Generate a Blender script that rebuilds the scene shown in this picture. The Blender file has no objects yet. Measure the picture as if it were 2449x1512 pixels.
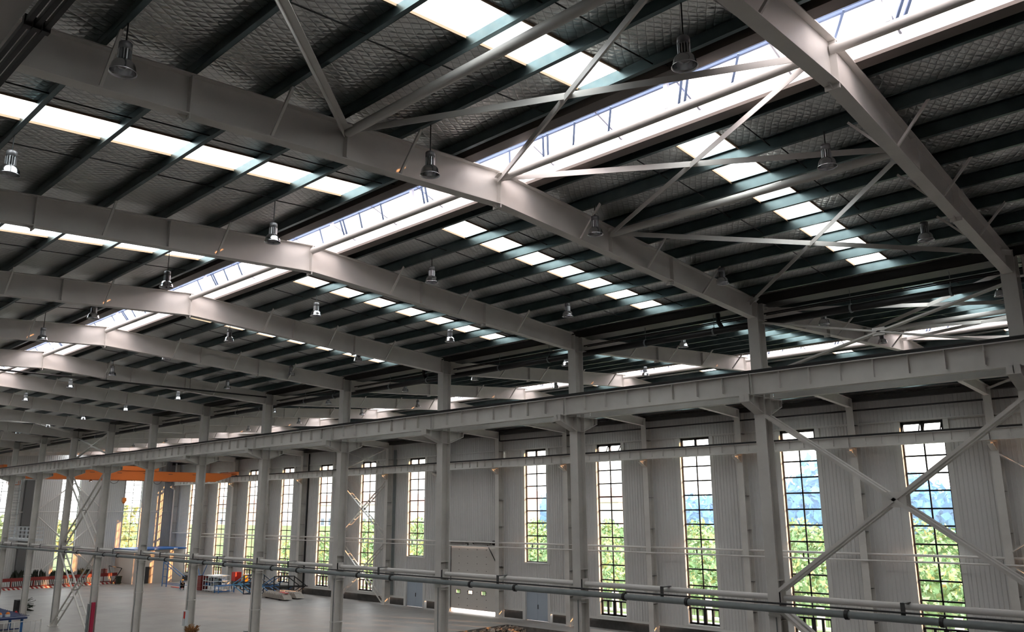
import bpy, math, random
from mathutils import Vector, Matrix
random.seed(7)
sc = bpy.context.scene
COL = sc.collection
PI = math.pi
def R(d): return math.radians(d)
# ---------------------------------------------------------------- materials
MAT = {}
def mat(name, col, rough=0.6, metal=0.0, spec=0.5, noise=0.0, nscale=3.0, bump=0.0, bscale=20.0):
    m = bpy.data.materials.new(name); m.use_nodes = True
    nt = m.node_tree; b = nt.nodes['Principled BSDF']
    b.inputs['Base Color'].default_value = (*col, 1); b.inputs['Roughness'].default_value = rough
    b.inputs['Metallic'].default_value = metal; b.inputs['Specular IOR Level'].default_value = spec
    if noise or bump:
        tc = nt.nodes.new('ShaderNodeTexCoord')
    if noise:
        n = nt.nodes.new('ShaderNodeTexNoise'); n.inputs['Scale'].default_value = nscale; n.inputs['Detail'].default_value = 6
        nt.links.new(tc.outputs['Object'], n.inputs['Vector'])
        r = nt.nodes.new('ShaderNodeValToRGB')
        r.color_ramp.elements[0].position = .3; r.color_ramp.elements[1].position = .7
        r.color_ramp.elements[0].color = (*[c*(1-noise) for c in col], 1)
        r.color_ramp.elements[1].color = (*[min(1, c*(1+noise)) for c in col], 1)
        nt.links.new(n.outputs['Fac'], r.inputs['Fac']); nt.links.new(r.outputs['Color'], b.inputs['Base Color'])
    if bump:
        n2 = nt.nodes.new('ShaderNodeTexNoise'); n2.inputs['Scale'].default_value = bscale; n2.inputs['Detail'].default_value = 4
        nt.links.new(tc.outputs['Object'], n2.inputs['Vector'])
        bp = nt.nodes.new('ShaderNodeBump'); bp.inputs['Strength'].default_value = bump; bp.inputs['Distance'].default_value = .02
        nt.links.new(n2.outputs['Fac'], bp.inputs['Height']); nt.links.new(bp.outputs['Normal'], b.inputs['Normal'])
    MAT[name] = m
    return m
STEEL = (.60, .585, .555)
mat('painted_steel', STEEL, .55, noise=.07, nscale=1.3)
mat('rafter_paint', (.74, .715, .68), .55, noise=.06, nscale=1.2)
mat('column_paint', (.62, .60, .565), .55, noise=.10, nscale=.9)
mat('galvanised', (.10, .135, .14), .36, metal=1.0, noise=.15, nscale=2.5)
mat('gutter_metal', (.035, .033, .032), .5)
mat('curb_steel', (.14, .12, .105), .55)
mat('curb_metal', (.62, .66, .68), .4, metal=.35, noise=.12, nscale=2)
mat('skylight_blue', (.20, .29, .48), .5)
mat('skylight_pale', (.55, .58, .66), .5)
mat('dark_steel_and_shade', (.07, .072, .07), .5)
mat('dark_grey', (.10, .10, .10), .6)
mat('black_iron', (.012, .012, .013), .5)
mat('black_frame', (.006, .006, .007), .45)
mat('cord_black', (.01, .01, .01), .6)
mat('lamp_metal', (.62, .63, .65), .16, metal=1.0)
mat('lamp_body', (.22, .22, .23), .38, metal=.4)
mat('lamp_fin', (.55, .56, .58), .3, metal=.8)
mat('lamp_core', (.01, .01, .01), .6)
mat('pipe_grey', (.22, .25, .25), .45, noise=.1)
mat('tube_white', (.68, .66, .63), .5)
mat('wall_panel', (.60, .595, .58), .6, noise=.04, nscale=.35)
mat('wall_trim', (.64, .635, .61), .55)
mat('plinth', (.05, .05, .048), .8, noise=.3, nscale=2)
mat('door_blue_grey', (.40, .46, .53), .5)
mat('roller_panel', (.60, .57, .53), .5)
mat('crane_orange', (.58, .14, .02), .42)
mat('crane_dark', (.04, .03, .025), .5)
mat('blue_paint', (.03, .14, .36), .45)
mat('light_blue_paint', (.12, .36, .58), .45)
mat('navy_paint', (.012, .03, .11), .45)
mat('dark_navy', (.02, .025, .045), .5)
mat('red_paint', (.60, .03, .02), .45)
mat('dark_red', (.20, .015, .012), .5)
mat('guard_red', (.36, .008, .05), .5)
mat('orange_plastic', (.9, .25, .03), .4)
mat('yellow_plastic', (.9, .42, .02), .4)
mat('white_paint', (.72, .72, .70), .5)
mat('shelf_white', (.62, .66, .68), .45)
mat('concrete_beam', (.31, .275, .24), .85, noise=.12, nscale=4, bump=.4)
mat('rubble', (.30, .24, .19), .9, noise=.4, nscale=6)
mat('pit_wall', (.12, .11, .10), .9, noise=.3, nscale=3)
mat('dry_brush', (.26, .13, .05), .9, noise=.3, nscale=12)
mat('dark_leaf', (.015, .022, .012), .8)
mat('skin', (.45, .27, .19), .6)
mat('cloth_black', (.012, .012, .014), .8)
mat('cloth_grey', (.20, .20, .20), .8)
mat('box_room_wall', (.52, .47, .42), .6)
mat('roof_blue', (.03, .14, .42), .5)
mat('bush_green', (.26, .39, .18), .9, noise=.3, nscale=.8)
mat('tree_haze_blue', (.17, .42, .68), .9, noise=.3, nscale=.3)  # bluish distance haze mixed into the leaf colour
mat('tree_autumn', (.34, .37, .18), .9, noise=.3, nscale=1.2)
mat('grass', (.12, .17, .05), .95, noise=.4, nscale=.4)
mat('apron', (.62, .60, .57), .85)
mat('building_white', (.75, .74, .74), .8)
mat('building_glass', (.08, .12, .18), .2)
mat('building_roof', (.55, .36, .33), .8)
mat('fence_white', (.75, .75, .73), .6)
mat('bolt', (.5, .48, .46), .4, metal=.6)
mat('cardboard', (.35, .25, .16), .8)

def quilt_material():
    m = bpy.data.materials.new('foil_insulation'); m.use_nodes = True
    nt = m.node_tree; N = nt.nodes; L = nt.links; b = N['Principled BSDF']
    tc = N.new('ShaderNodeTexCoord'); sp = N.new('ShaderNodeSeparateXYZ'); L.new(tc.outputs['Object'], sp.inputs[0])
    def math_(op, a, bb=None):
        n = N.new('ShaderNodeMath'); n.operation = op
        for k, v in enumerate((a, bb)):
            if v is None: continue
            if isinstance(v, (int, float)): n.inputs[k].default_value = v
            else: L.new(v, n.inputs[k])
        return n.outputs[0]
    nz = N.new('ShaderNodeTexNoise'); nz.inputs['Scale'].default_value = 2.2; L.new(tc.outputs['Object'], nz.inputs['Vector'])
    w = math_('MULTIPLY', nz.outputs['Fac'], .10)
    u = math_('ADD', math_('ADD', sp.outputs['X'], math_('MULTIPLY', sp.outputs['Y'], .62)), w)
    v = math_('ADD', math_('SUBTRACT', sp.outputs['X'], math_('MULTIPLY', sp.outputs['Y'], .62)), w)
    pu = math_('PINGPONG', u, .085); pv = math_('PINGPONG', v, .085)
    mn = math_('MINIMUM', pu, pv)
    line = N.new('ShaderNodeMapRange'); line.inputs['From Min'].default_value = .0; line.inputs['From Max'].default_value = .007
    L.new(mn, line.inputs['Value'])
    cr = N.new('ShaderNodeMix'); cr.data_type = 'RGBA'
    cr.inputs[6].default_value = (.22, .225, .225, 1); cr.inputs[7].default_value = (.68, .68, .665, 1)
    L.new(line.outputs['Result'], cr.inputs[0]); L.new(cr.outputs[2], b.inputs['Base Color'])
    n2 = N.new('ShaderNodeTexNoise'); n2.inputs['Scale'].default_value = 6; n2.inputs['Detail'].default_value = 3
    L.new(tc.outputs['Object'], n2.inputs['Vector'])
    puff = math_('SQRT', mn)
    h = math_('ADD', math_('MULTIPLY', puff, .10), math_('MULTIPLY', n2.outputs['Fac'], .05))
    bp = N.new('ShaderNodeBump'); bp.inputs['Strength'].default_value = .5; bp.inputs['Distance'].default_value = 1.0
    L.new(h, bp.inputs['Height']); L.new(bp.outputs['Normal'], b.inputs['Normal'])
    b.inputs['Metallic'].default_value = .88; b.inputs['Roughness'].default_value = .30
    MAT['foil'] = m
quilt_material()

def floor_material():
    m = bpy.data.materials.new('concrete_floor'); m.use_nodes = True
    nt = m.node_tree; N = nt.nodes; L = nt.links; b = N['Principled BSDF']
    tc = N.new('ShaderNodeTexCoord')
    n = N.new('ShaderNodeTexNoise'); n.inputs['Scale'].default_value = .35; n.inputs['Detail'].default_value = 8; n.inputs['Roughness'].default_value = .65
    L.new(tc.outputs['Object'], n.inputs['Vector'])
    r = N.new('ShaderNodeValToRGB'); r.color_ramp.elements[0].position = .3; r.color_ramp.elements[1].position = .72
    r.color_ramp.elements[0].color = (.20, .193, .18, 1); r.color_ramp.elements[1].color = (.285, .272, .255, 1)
    L.new(n.outputs['Fac'], r.inputs['Fac'])
    sp = N.new('ShaderNodeSeparateXYZ'); L.new(tc.outputs['Object'], sp.inputs[0])
    def pp(o, s, w):
        a = N.new('ShaderNodeMath'); a.operation = 'PINGPONG'; L.new(o, a.inputs[0]); a.inputs[1].default_value = s
        c = N.new('ShaderNodeMath'); c.operation = 'LESS_THAN'; L.new(a.outputs[0], c.inputs[0]); c.inputs[1].default_value = w
        return c.outputs[0]
    mx = N.new('ShaderNodeMath'); mx.operation = 'MAXIMUM'
    L.new(pp(sp.outputs['X'], 4, .025), mx.inputs[0]); L.new(pp(sp.outputs['Y'], 3.4, .02), mx.inputs[1])
    mix = N.new('ShaderNodeMix'); mix.data_type = 'RGBA'; L.new(mx.outputs[0], mix.inputs[0])
    L.new(r.outputs['Color'], mix.inputs[6]); mix.inputs[7].default_value = (.16, .15, .14, 1)
    L.new(mix.outputs[2], b.inputs['Base Color']); b.inputs['Roughness'].default_value = .5
    b.inputs['Specular IOR Level'].default_value = .35
    MAT['floor'] = m
floor_material()

def sheet(name, tint, transp, trans=.75):
    m = bpy.data.materials.new(name); m.use_nodes = True
    nt = m.node_tree; N = nt.nodes; L = nt.links; N.remove(N['Principled BSDF']); out = N['Material Output']
    t = N.new('ShaderNodeBsdfTranslucent'); t.inputs[0].default_value = (*tint, 1)
    p = N.new('ShaderNodeBsdfTransparent'); p.inputs[0].default_value = (*tint, 1)
    d = N.new('ShaderNodeBsdfDiffuse'); d.inputs[0].default_value = (*tint, 1)
    a = N.new('ShaderNodeMixShader'); a.inputs[0].default_value = trans; L.new(d.outputs[0], a.inputs[1]); L.new(t.outputs[0], a.inputs[2])
    b = N.new('ShaderNodeMixShader'); b.inputs[0].default_value = transp; L.new(a.outputs[0], b.inputs[1]); L.new(p.outputs[0], b.inputs[2])
    L.new(b.outputs[0], out.inputs[0]); MAT[name] = m
sheet('rooflight_sheet', (.92, 1, .985), .0, .9)
sheet('skylight_sheet', (1, .91, .88), .0, .8)
def glass(name):
    m = bpy.data.materials.new(name); m.use_nodes = True
    nt = m.node_tree; N = nt.nodes; L = nt.links; N.remove(N['Principled BSDF']); out = N['Material Output']
    p = N.new('ShaderNodeBsdfTransparent'); p.inputs[0].default_value = (.95, .97, .97, 1)
    g = N.new('ShaderNodeBsdfGlossy'); g.inputs['Roughness'].default_value = .03
    a = N.new('ShaderNodeMixShader'); a.inputs[0].default_value = .05; L.new(p.outputs[0], a.inputs[1]); L.new(g.outputs[0], a.inputs[2])
    L.new(a.outputs[0], out.inputs[0]); MAT[name] = m
glass('window_glass')
def stripes():
    m = bpy.data.materials.new('red_white_stripes'); m.use_nodes = True
    nt = m.node_tree; N = nt.nodes; L = nt.links; b = N['Principled BSDF']
    tc = N.new('ShaderNodeTexCoord'); sp = N.new('ShaderNodeSeparateXYZ'); L.new(tc.outputs['Object'], sp.inputs[0])
    s = N.new('ShaderNodeMath'); s.operation = 'ADD'; L.new(sp.outputs['Y'], s.inputs[0]); L.new(sp.outputs['Z'], s.inputs[1])
    a = N.new('ShaderNodeMath'); a.operation = 'PINGPONG'; L.new(s.outputs[0], a.inputs[0]); a.inputs[1].default_value = .26
    c = N.new('ShaderNodeMath'); c.operation = 'LESS_THAN'; L.new(a.outputs[0], c.inputs[0]); c.inputs[1].default_value = .13
    mix = N.new('ShaderNodeMix'); mix.data_type = 'RGBA'; L.new(c.outputs[0], mix.inputs[0])
    mix.inputs[6].default_value = (.7, .66, .6, 1); mix.inputs[7].default_value = (.35, .02, .015, 1)
    L.new(mix.outputs[2], b.inputs['Base Color']); MAT['stripes'] = m
stripes()

# ---------------------------------------------------------------- mesh builder
class MB:
    def __init__(s): s.v = []; s.f = []; s.sm = []
    def add(s, vs, fs, smooth=False):
        b = len(s.v); s.v += [tuple(p) for p in vs]
        for f in fs: s.f.append(tuple(b+i for i in f)); s.sm.append(smooth)
        return s
    def box(s, x0, x1, y0, y1, z0, z1):
        return s.add([(x0,y0,z0),(x1,y0,z0),(x1,y1,z0),(x0,y1,z0),(x0,y0,z1),(x1,y0,z1),(x1,y1,z1),(x0,y1,z1)],
                     [(0,3,2,1),(4,5,6,7),(0,1,5,4),(1,2,6,5),(2,3,7,6),(3,0,4,7)])
    def bar(s, p, q, w, h, up=(0,0,1), n=None):
        p, q = Vector(p), Vector(q); d = (q-p).normalized(); u = Vector(up)
        if abs(d.dot(u)) > .99: u = Vector((0,1,0))
        a = d.cross(u).normalized(); c = a.cross(d).normalized()
        vs = [e+a*sx*w/2+c*sz*h/2 for e in (p, q) for sx, sz in ((-1,-1),(1,-1),(1,1),(-1,1))]
        return s.add(vs, [(0,1,2,3),(7,6,5,4),(0,4,5,1),(1,5,6,2),(2,6,7,3),(3,7,4,0)])
    def tube(s, p, q, r, n=12, r2=None):
        p, q = Vector(p), Vector(q); d = (q-p).normalized(); u = Vector((0,0,1))
        if abs(d.dot(u)) > .99: u = Vector((0,1,0))
        a = d.cross(u).normalized(); c = a.cross(d); r2 = r if r2 is None else r2
        vs = [e+(a*math.cos(2*PI*k/n)+c*math.sin(2*PI*k/n))*rr for e, rr in ((p, r), (q, r2)) for k in range(n)]
        s.add(vs, [(k, (k+1) % n, n+(k+1) % n, n+k) for k in range(n)], True)
        return s.add(vs, [tuple(range(n-1, -1, -1)), tuple(range(n, 2*n))])
    def path(s, pts, r, n=10):
        for a, b in zip(pts, pts[1:]): s.tube(a, b, r, n)
        for p in pts[1:-1]: s.ball(p, r*1.02, 8, 6)
        return s
    def ball(s, c, r, n=12, m=8, sz=1.0, z0=-1.0):
        prof = [(r*math.cos(t), r*sz*math.sin(t)) for t in [(-PI/2 if z0 <= -1 else 0)+k*((PI if z0 <= -1 else PI/2))/m for k in range(m+1)]]
        return s.lathe([(max(a, 1e-4), b) for a, b in prof], c, n)
    def lathe(s, prof, c=(0,0,0), n=20):
        vs = [(c[0]+r*math.cos(2*PI*k/n), c[1]+r*math.sin(2*PI*k/n), c[2]+z) for r, z in prof for k in range(n)]
        m = len(prof)
        return s.add(vs, [(j*n+k, j*n+(k+1) % n, (j+1)*n+(k+1) % n, (j+1)*n+k) for j in range(m-1) for k in range(n)], True)
    def prism(s, poly, axis, t0, t1):
        # poly in the plane across axis; axis 0: (y,z), 1: (x,z), 2: (x,y)
        n = len(poly)
        def P(a, b, t): return (t, a, b) if axis == 0 else (a, t, b) if axis == 1 else (a, b, t)
        vs = [P(a, b, t0) for a, b in poly]+[P(a, b, t1) for a, b in poly]
        return s.add(vs, [tuple(range(n-1, -1, -1)), tuple(range(n, 2*n))]+[(k, (k+1) % n, n+(k+1) % n, n+k) for k in range(n)])
    def build(s, name, m, parent=None, loc=(0,0,0)):
        me = bpy.data.meshes.new(name); me.from_pydata(s.v, [], s.f)
        if any(s.sm): me.polygons.foreach_set('use_smooth', s.sm)
        me.materials.append(MAT[m] if isinstance(m, str) else m); me.update()
        o = bpy.data.objects.new(name, me); COL.objects.link(o); o.location = loc
        if parent is not None: o.parent = parent
        return o
def tag(o, label, cat, group=None, kind=None):
    o['label'] = label; o['category'] = cat
    if group: o['group'] = group
    if kind: o['kind'] = kind
    return o
def thing(name, label, cat, loc=(0,0,0), group=None, kind='thing', rz=0):
    o = bpy.data.objects.new(name, None); COL.objects.link(o); o.location = loc; o.rotation_euler = (0, 0, rz); o.empty_display_size = .2
    return tag(o, label, cat, group, kind)
KIDS = {}
def dup(root, loc, label, group=None, skip=()):
    r = root.copy(); COL.objects.link(r); r.location = loc; r['label'] = label
    if group: r['group'] = group
    for ch in root.children:
        if ch.name.split('.')[0] in skip: continue
        c = ch.copy(); COL.objects.link(c); c.parent = r
        for g in ch.children:
            d = g.copy(); COL.objects.link(d); d.parent = c
    return r
ORD = ['first','second','third','fourth','fifth','sixth','seventh','eighth','ninth','tenth','eleventh','twelfth','thirteenth','fourteenth','fifteenth','sixteenth','seventeenth','eighteenth']

# ---------------------------------------------------------------- layout (metres)
X0, SP = -4.94, 8.0
def FX(i): return X0-SP*i
XR, XE = 11.05, -119.6            # wall added to enclose the right side, end wall
YC, YW = 25.63, 54.0            # middle columns, inner face of the window wall
SL, ZR = .07, 16.9              # roof slope, height of rafter tops at the ridge
PUR = .28
YA, YB = 13.05, 39.78
def zr(y, yr): return ZR-SL*abs(y-yr)
def zb(y, yr): return (16.08 if yr == YA else 16.17)-.0586*abs(y-yr)

# ---------------------------------------------------------------- setting
def struct(o, label, cat): return tag(o, label, cat, kind='structure')
PX0, PX1, PY0, PY1 = -64.0, -40.6, 38.0, 51.0     # rubble pit opening in the floor
PITX0, PITX1, PITY0, PITY1 = -49.4, -42.0, 38.0, 50.9
mb = MB()
def quad(mb, x0, x1, y0, y1, z): mb.add([(x0,y0,z),(x1,y0,z),(x1,y1,z),(x0,y1,z)], [(0,1,2,3)])
quad(mb, XE, PITX0, -14, YW+.3, 0); quad(mb, PITX1, XR, -14, YW+.3, 0)
quad(mb, PITX0, PITX1, -14, PITY0, 0); quad(mb, PITX0, PITX1, PITY1, YW+.3, 0)
struct(mb.build('floor', 'floor'), 'pale grey concrete floor of the hall with fine joints', 'floor')
mb = MB(); mb.box(PITX0-.02, PITX0, PITY0, PITY1, -1.2, -.001); mb.box(PITX1, PITX1+.02, PITY0, PITY1, -1.2, -.001)
mb.box(PITX0, PITX1, PITY1, PITY1+.02, -1.2, -.001); mb.box(PITX0, PITX1, PITY0-.02, PITY0, -1.2, -.001); mb.box(PITX0, PITX1, PITY0, PITY1, -1.25, -1.2)
struct(mb.build('trim_1', 'pit_wall'), 'rough sides of the open pit sunk in the floor', 'pit lining')

# ribbed cladding between two x, in the plane y = yy (ribs pointing to -y); axis 'x' or 'y'
def ribbed(mb, a0, a1, z0, z1, plane, axis='x', pitch=.25, depth=.03, sgn=-1):
    if a1-a0 < .02 or z1-z0 < .01: return
    prof = []; a = math.ceil(a0/pitch)*pitch; prof.append((a0, 0))
    while a < a1-.08:
        if a > a0+.01: prof += [(a, 0), (a+.018, depth), (a+.05, depth), (a+.068, 0)]
        a += pitch
    prof.append((a1, 0)); n = len(prof)
    vs = []
    for z in (z0, z1):
        for p, d in prof:
            vs.append((p, plane+sgn*d, z) if axis == 'x' else (plane+sgn*d, p, z))
    mb.add(vs, [(k, k+1, n+k+1, n+k) for k in range(n-1)])

WALLTOP = 16.2
mb = MB(); trim = MB(); plinth = MB()
SHORT = {5, 7}; ROLL = 6
TOPW, BOTW, BOTS = 14.25, 1.0, 4.7
for j in range(-1, 14):
    xl, xr_ = FX(j+1), FX(j)
    if j == -1: xr_ = XR
    if j == 13: pass
    xc = FX(j+.5); h = 1.27
    if j == -1:
        ribbed(mb, xl, xr_, .75, WALLTOP, YW); plinth.box(xl, xr_, YW+.22, YW+.3, 0, .75); continue
    if j == ROLL:
        d0, d1 = FX(6)-6.85, FX(6)-.80
        ribbed(mb, xl, d0, .75, 5.8, YW); ribbed(mb, d1, xr_, .75, 5.8, YW); ribbed(mb, xl, xr_, 5.8, WALLTOP, YW)
        trim.box(d0-.18, d0, YW-.03, YW+.3, 0, 6.2); trim.box(d1, d1+.1, YW-.03, YW+.3, 0, 6.2)
        plinth.box(xl, d0-.18, YW+.22, YW+.3, 0, .75); plinth.box(d1+.1, xr_, YW+.22, YW+.3, 0, .75)
        trim.box(xl, xr_, YW-.1, YW, 14.28, 14.36)
        continue
    bot = BOTS if j in SHORT else BOTW
    ribbed(mb, xl, xc-h-.3, .75, 13.45, YW); ribbed(mb, xc+h+.3, xr_, .75, 13.45, YW)
    ribbed(mb, xl, xc-h-.3, 13.45, TOPW, YW+.12, pitch=.2); ribbed(mb, xc+h+.3, xr_, 13.45, TOPW, YW+.12, pitch=.2)
    ribbed(mb, xl, xr_, TOPW, WALLTOP, YW)
    for a_, b_ in ((xl, xc-h), (xc+h, xr_)):
        trim.box(a_, b_, YW-.01, YW+.14, TOPW-.02, TOPW+.03); trim.box(a_, b_, YW-.01, YW+.14, 13.43, 13.47)
    if j in SHORT:
        ribbed(mb, xc-h-.3, xc+h+.3, 2.85, bot-.12, YW)
    else:
        ribbed(mb, xc-h-.3, xc+h+.3, .75, bot-.1, YW)
    # jamb linings, sill and flat side strips
    for s in (-1, 1):
        a, b = sorted((xc+s*h, xc+s*(h+.3)))
        trim.box(a, b, YW-.035, YW+.33, bot-.12, TOPW)
    trim.box(xc-h-.3, xc+h+.3, YW-.05, YW+.33, bot-.12, bot)
    trim.box(xc-h, xc+h, YW-.0, YW+.33, TOPW, TOPW+.1)
    trim.box(xl, xr_, YW-.1, YW, TOPW+.03, TOPW+.11)
    if j in SHORT:
        for s in (-1, 1):
            a, b = sorted((xc+s*h, xc+s*(h+.31))); trim.box(a, b, YW-.06, YW+.3, 0, 2.86)
        trim.box(xc-h, xc+h, YW-.06, YW+.3, 2.66, 2.85)
        trim.box(xl, xc-h-.22, YW-.04, YW+.05, .68, .86); trim.box(xc+h+.22, xr_, YW-.04, YW+.05, .68, .86)
        plinth.box(xl, xc-h-.22, YW+.22, YW+.3, 0, .75); plinth.box(xc+h+.22, xr_, YW+.22, YW+.3, 0, .75)
    else:
        trim.box(xl, xr_, YW-.04, YW+.05, .70, .86)
        plinth.box(xl, xr_, YW+.22, YW+.3, 0, .75)
ribbed(mb, XE, FX(14), .75, WALLTOP, YW); plinth.box(XE, FX(14), YW+.22, YW+.3, 0, .75)
struct(mb.build('wall_far', 'wall_panel'), 'long pale ribbed metal wall with tall windows', 'wall')
struct(trim.build('trim_2', 'wall_trim'), 'smooth pale flashings round the tall windows and doors', 'trim')
struct(plinth.build('baseboard_far', 'plinth'), 'dark recessed concrete base under the ribbed wall', 'plinth')
# end wall with three tall windows
EW = [(32.0, 1.15, 1.0, 13.9), (40.1, 1.15, 1.0, 13.9), (48.35, 1.15, 1.0, 13.9)]
mb = MB(); trim = MB()
ys = -14.0
for (yc, h, b, t) in EW:
    ribbed(mb, ys, yc-h-.1, .0, 18.2, XE, 'y', sgn=1)
    ribbed(mb, yc-h-.1, yc+h+.1, 0, b, XE, 'y', sgn=1); ribbed(mb, yc-h-.1, yc+h+.1, t, 18.2, XE, 'y', sgn=1)
    for s in (-1, 1):
        a, c = sorted((yc+s*h, yc+s*(h+.1))); trim.box(XE-.3, XE+.04, a, c, b-.1, t+.1)
    trim.box(XE-.3, XE+.04, yc-h, yc+h, b-.1, b); trim.box(XE-.3, XE+.04, yc-h, yc+h, t, t+.1)
    ys = yc+h+.1
ribbed(mb, ys, YW+.3, 0, 18.2, XE, 'y', sgn=1)
struct(mb.build('wall_end', 'wall_panel'), 'ribbed metal wall closing the distant end of the hall', 'wall')
struct(trim.build('trim_3', 'wall_trim'), 'pale linings round the end wall windows', 'trim')
mb = MB(); mb.box(XE, XR, -14.2, -14, 0, 16.3); struct(mb.build('wall_near', 'wall_panel'), 'metal wall of the neighbouring bay on the camera side', 'wall')
mb = MB(); mb.box(XR, XR+.2, -14, YW+.3, 0, 18.2); struct(mb.build('wall_right_added', 'wall_panel'), 'unseen wall added right of the camera to enclose the light', 'wall')  # hall runs on here; unseen wall added to keep the light enclosed

# windows of the long wall
def window(n, xc, bot, label, opened=False):
    w = thing('window_%d' % n, label, 'window', (xc, YW+.22, bot), kind='structure')
    H = TOPW-bot; f = MB(); hw = 1.26; g = .045
    f.box(-hw, -hw+.09, -g, g, 0, H); f.box(hw-.09, hw, -g, g, 0, H); f.box(-hw, hw, -g, g, 0, .09); f.box(-hw, hw, -g, g, H-.1, H)
    rows = [r-bot for r in (13.18, 12.13, 11.08, 10.04, 8.98, 7.96, 6.89, 5.85, 4.8, 3.66, 2.59) if r-bot > .3]
    low = 2.1-bot
    zb0 = low if bot < 2 else .0
    f.box(-.045, .045, -.03, .03, zb0, H)
    for r in rows: f.box(-hw, hw, -.03, .03, r-.05, r+.05)
    f.box(-hw, hw, -.05, .05, 13.28-bot, 13.42-bot); f.box(-.09, .09, -.05, .05, 13.3-bot, H)
    f.box(-hw, -hw+.16, -.05, .05, 13.3-bot, H); f.box(hw-.16, hw, -.05, .05, 13.3-bot, H); f.box(-hw, hw, -.05, .05, H-.18, H)
    if bot < 2:
        f.box(-hw, hw, -.05, .05, low-.06, low+.06)
        for x, t in ((-.62, .08), (0, .14), (.62, .08)): f.box(x-t, x+t, -.05, .05, 0, low)
        f.box(-hw, hw, -.05, .05, 0, .14); f.box(-hw, -hw+.14, -.05, .05, 0, low); f.box(hw-.14, hw, -.05, .05, 0, low)
    f.build('frame', 'black_frame', w)
    p = MB(); p.box(-hw+.05, hw-.05, .0, .006, .05, (13.3-bot) if opened else H-.05); p.build('glazing', 'window_glass', w)
    if opened:
        for s in (-1, 1):
            x0, x1 = sorted((s*.1, s*(hw-.12))); c = MB()
            top = Vector((0, 0, H-.16)); d = Vector((0, -.42, -.62)).normalized()*.66
            for xx in (x0+.03, x1-.03): c.bar((xx, 0, top.z), (xx, d.y, top.z+d.z), .06, .05)
            c.bar((x0, d.y, top.z+d.z), (x1, d.y, top.z+d.z), .05, .05); c.bar((x0, 0, top.z), (x1, 0, top.z), .05, .05)
            q = c.build('casement', 'black_frame', w)
            gm = MB(); gm.add([(x0, 0, top.z), (x1, 0, top.z), (x1, d.y, top.z+d.z), (x0, d.y, top.z+d.z)], [(0,1,2,3)]); gm.build('pane', 'window_glass', q)
    return w
k = 1
for j in range(0, 14):
    if j == ROLL: continue
    txt = ('short window above a grey door in the long ribbed wall, ' if j in SHORT else 'tall narrow black framed window in the long ribbed wall, ')
    window(k, FX(j+.5), BOTS if j in SHORT else BOTW, txt+('outside the right edge' if j == 0 else ORD[j-1]+' bay from the right'), j in (1, 4))
    k += 1
for n, (yc, h, b, t) in enumerate(EW):
    w = thing('window_%d' % k, 'tall window in the end wall, '+['nearest the caged ladder', 'behind the diamond bracing', 'beside the white box room'][n], 'window', (XE-.2, yc, b), kind='structure'); k += 1
    f = MB(); H = t-b
    for s in (-1, 1): f.box(-.045, .045, s*h-.05, s*h+.05, 0, H)
    f.box(-.03, .03, -.03, .03, 0, H); z = H
    while z > 0: f.box(-.03, .03, -h, h, z-.035, z+.035); z -= 1.06
    f.box(-.05, .05, -h, h, 0, .14)
    f.build('frame', 'black_frame', w)
    p = MB(); p.box(-.003, .003, -h, h, 0, H); p.build('glazing', 'window_glass', w)

# doors
for n, j in ((1, 5), (2, 7)):
    d = thing('door_%d' % n, 'grey blue double door under the '+('right' if j == 5 else 'left')+' short window', 'door', (FX(j+.5), YW+.16, 0), kind='structure')
    for s in (-1, 1):
        a, b = sorted((s*.008, s*1.272)); m_ = MB(); m_.box(a, b, -.03, .03, .02, 2.64); lf = m_.build('leaf', 'door_blue_grey', d)
    m_ = MB(); m_.box(.03, .07, -.1, -.03, .95, 1.3); m_.build('handle', 'black_iron', d)
# roller door
rd = thing('door_3', 'pale sectional overhead door standing slightly open at the floor', 'door', (FX(6)-3.83, YW+.1, 0), kind='structure')
hw = 3.02
m_ = MB()
for s in range(9):
    za, zc = .32+s*.615, .32+(s+1)*.615
    if s != 2: m_.box(-hw, hw, -.03 if s % 2 else -.022, .03, za, zc); continue
    m_.box(-hw, hw, -.03, .03, za, 1.66); m_.box(-hw, hw, -.03, .03, 1.96, zc); px_ = -hw
    for x in (-2.0, -.35, 1.35): m_.box(px_, x-.26, -.03, .03, 1.66, 1.96); px_ = x+.26
    m_.box(px_, hw, -.03, .03, 1.66, 1.96)
m_.build('panel', 'roller_panel', rd)
m_ = MB()
for s in range(9):
    for x in (-1.9, -.75, .5, 1.7): m_.box(x-.035, x+.035, -.04, -.03, .6+s*.615, .66+s*.615)
m_.build('hinge', 'black_iron', rd)
for x in (-2.0, -.35, 1.35):
    m_ = MB()
    for e in (-.28, .28): m_.box(x+e-.025, x+e+.025, -.05, -.03, 1.63, 1.99)
    for e in (1.645, 1.975): m_.box(x-.3, x+.3, -.05, -.03, e-.02, e+.02)
    q = m_.build('window_frame', 'black_frame', rd)
    m_ = MB(); m_.box(x-.26, x+.26, -.005, .0, 1.66, 1.96); m_.build('pane', 'window_glass', q)
m_ = MB(); m_.box(hw-.02, hw+.08, -.09, .02, 0, 9.5); m_.box(-hw-.08, -hw+.02, -.09, .02, 0, 9.5)
for s in range(9): m_.ball((hw-.06, -.1, .45+s*.615), .055, 8, 6)
m_.bar((hw-1.1, -.1, 6.0), (hw+.0, -.1, 4.5), .05, .05)
m_.build('track', 'black_iron', rd)
m_ = MB(); m_.tube((-hw, -.16, 6.2), (hw, -.16, 6.2), .025)
for a, b in ((-2.9, -1.0), (.35, 2.2)): m_.tube((a, -.16, 6.2), (b, -.16, 6.2), .085)
for x in (-.8, .15, 2.35): m_.tube((x-.04, -.16, 6.2), (x+.04, -.16, 6.2), .13)
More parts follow.
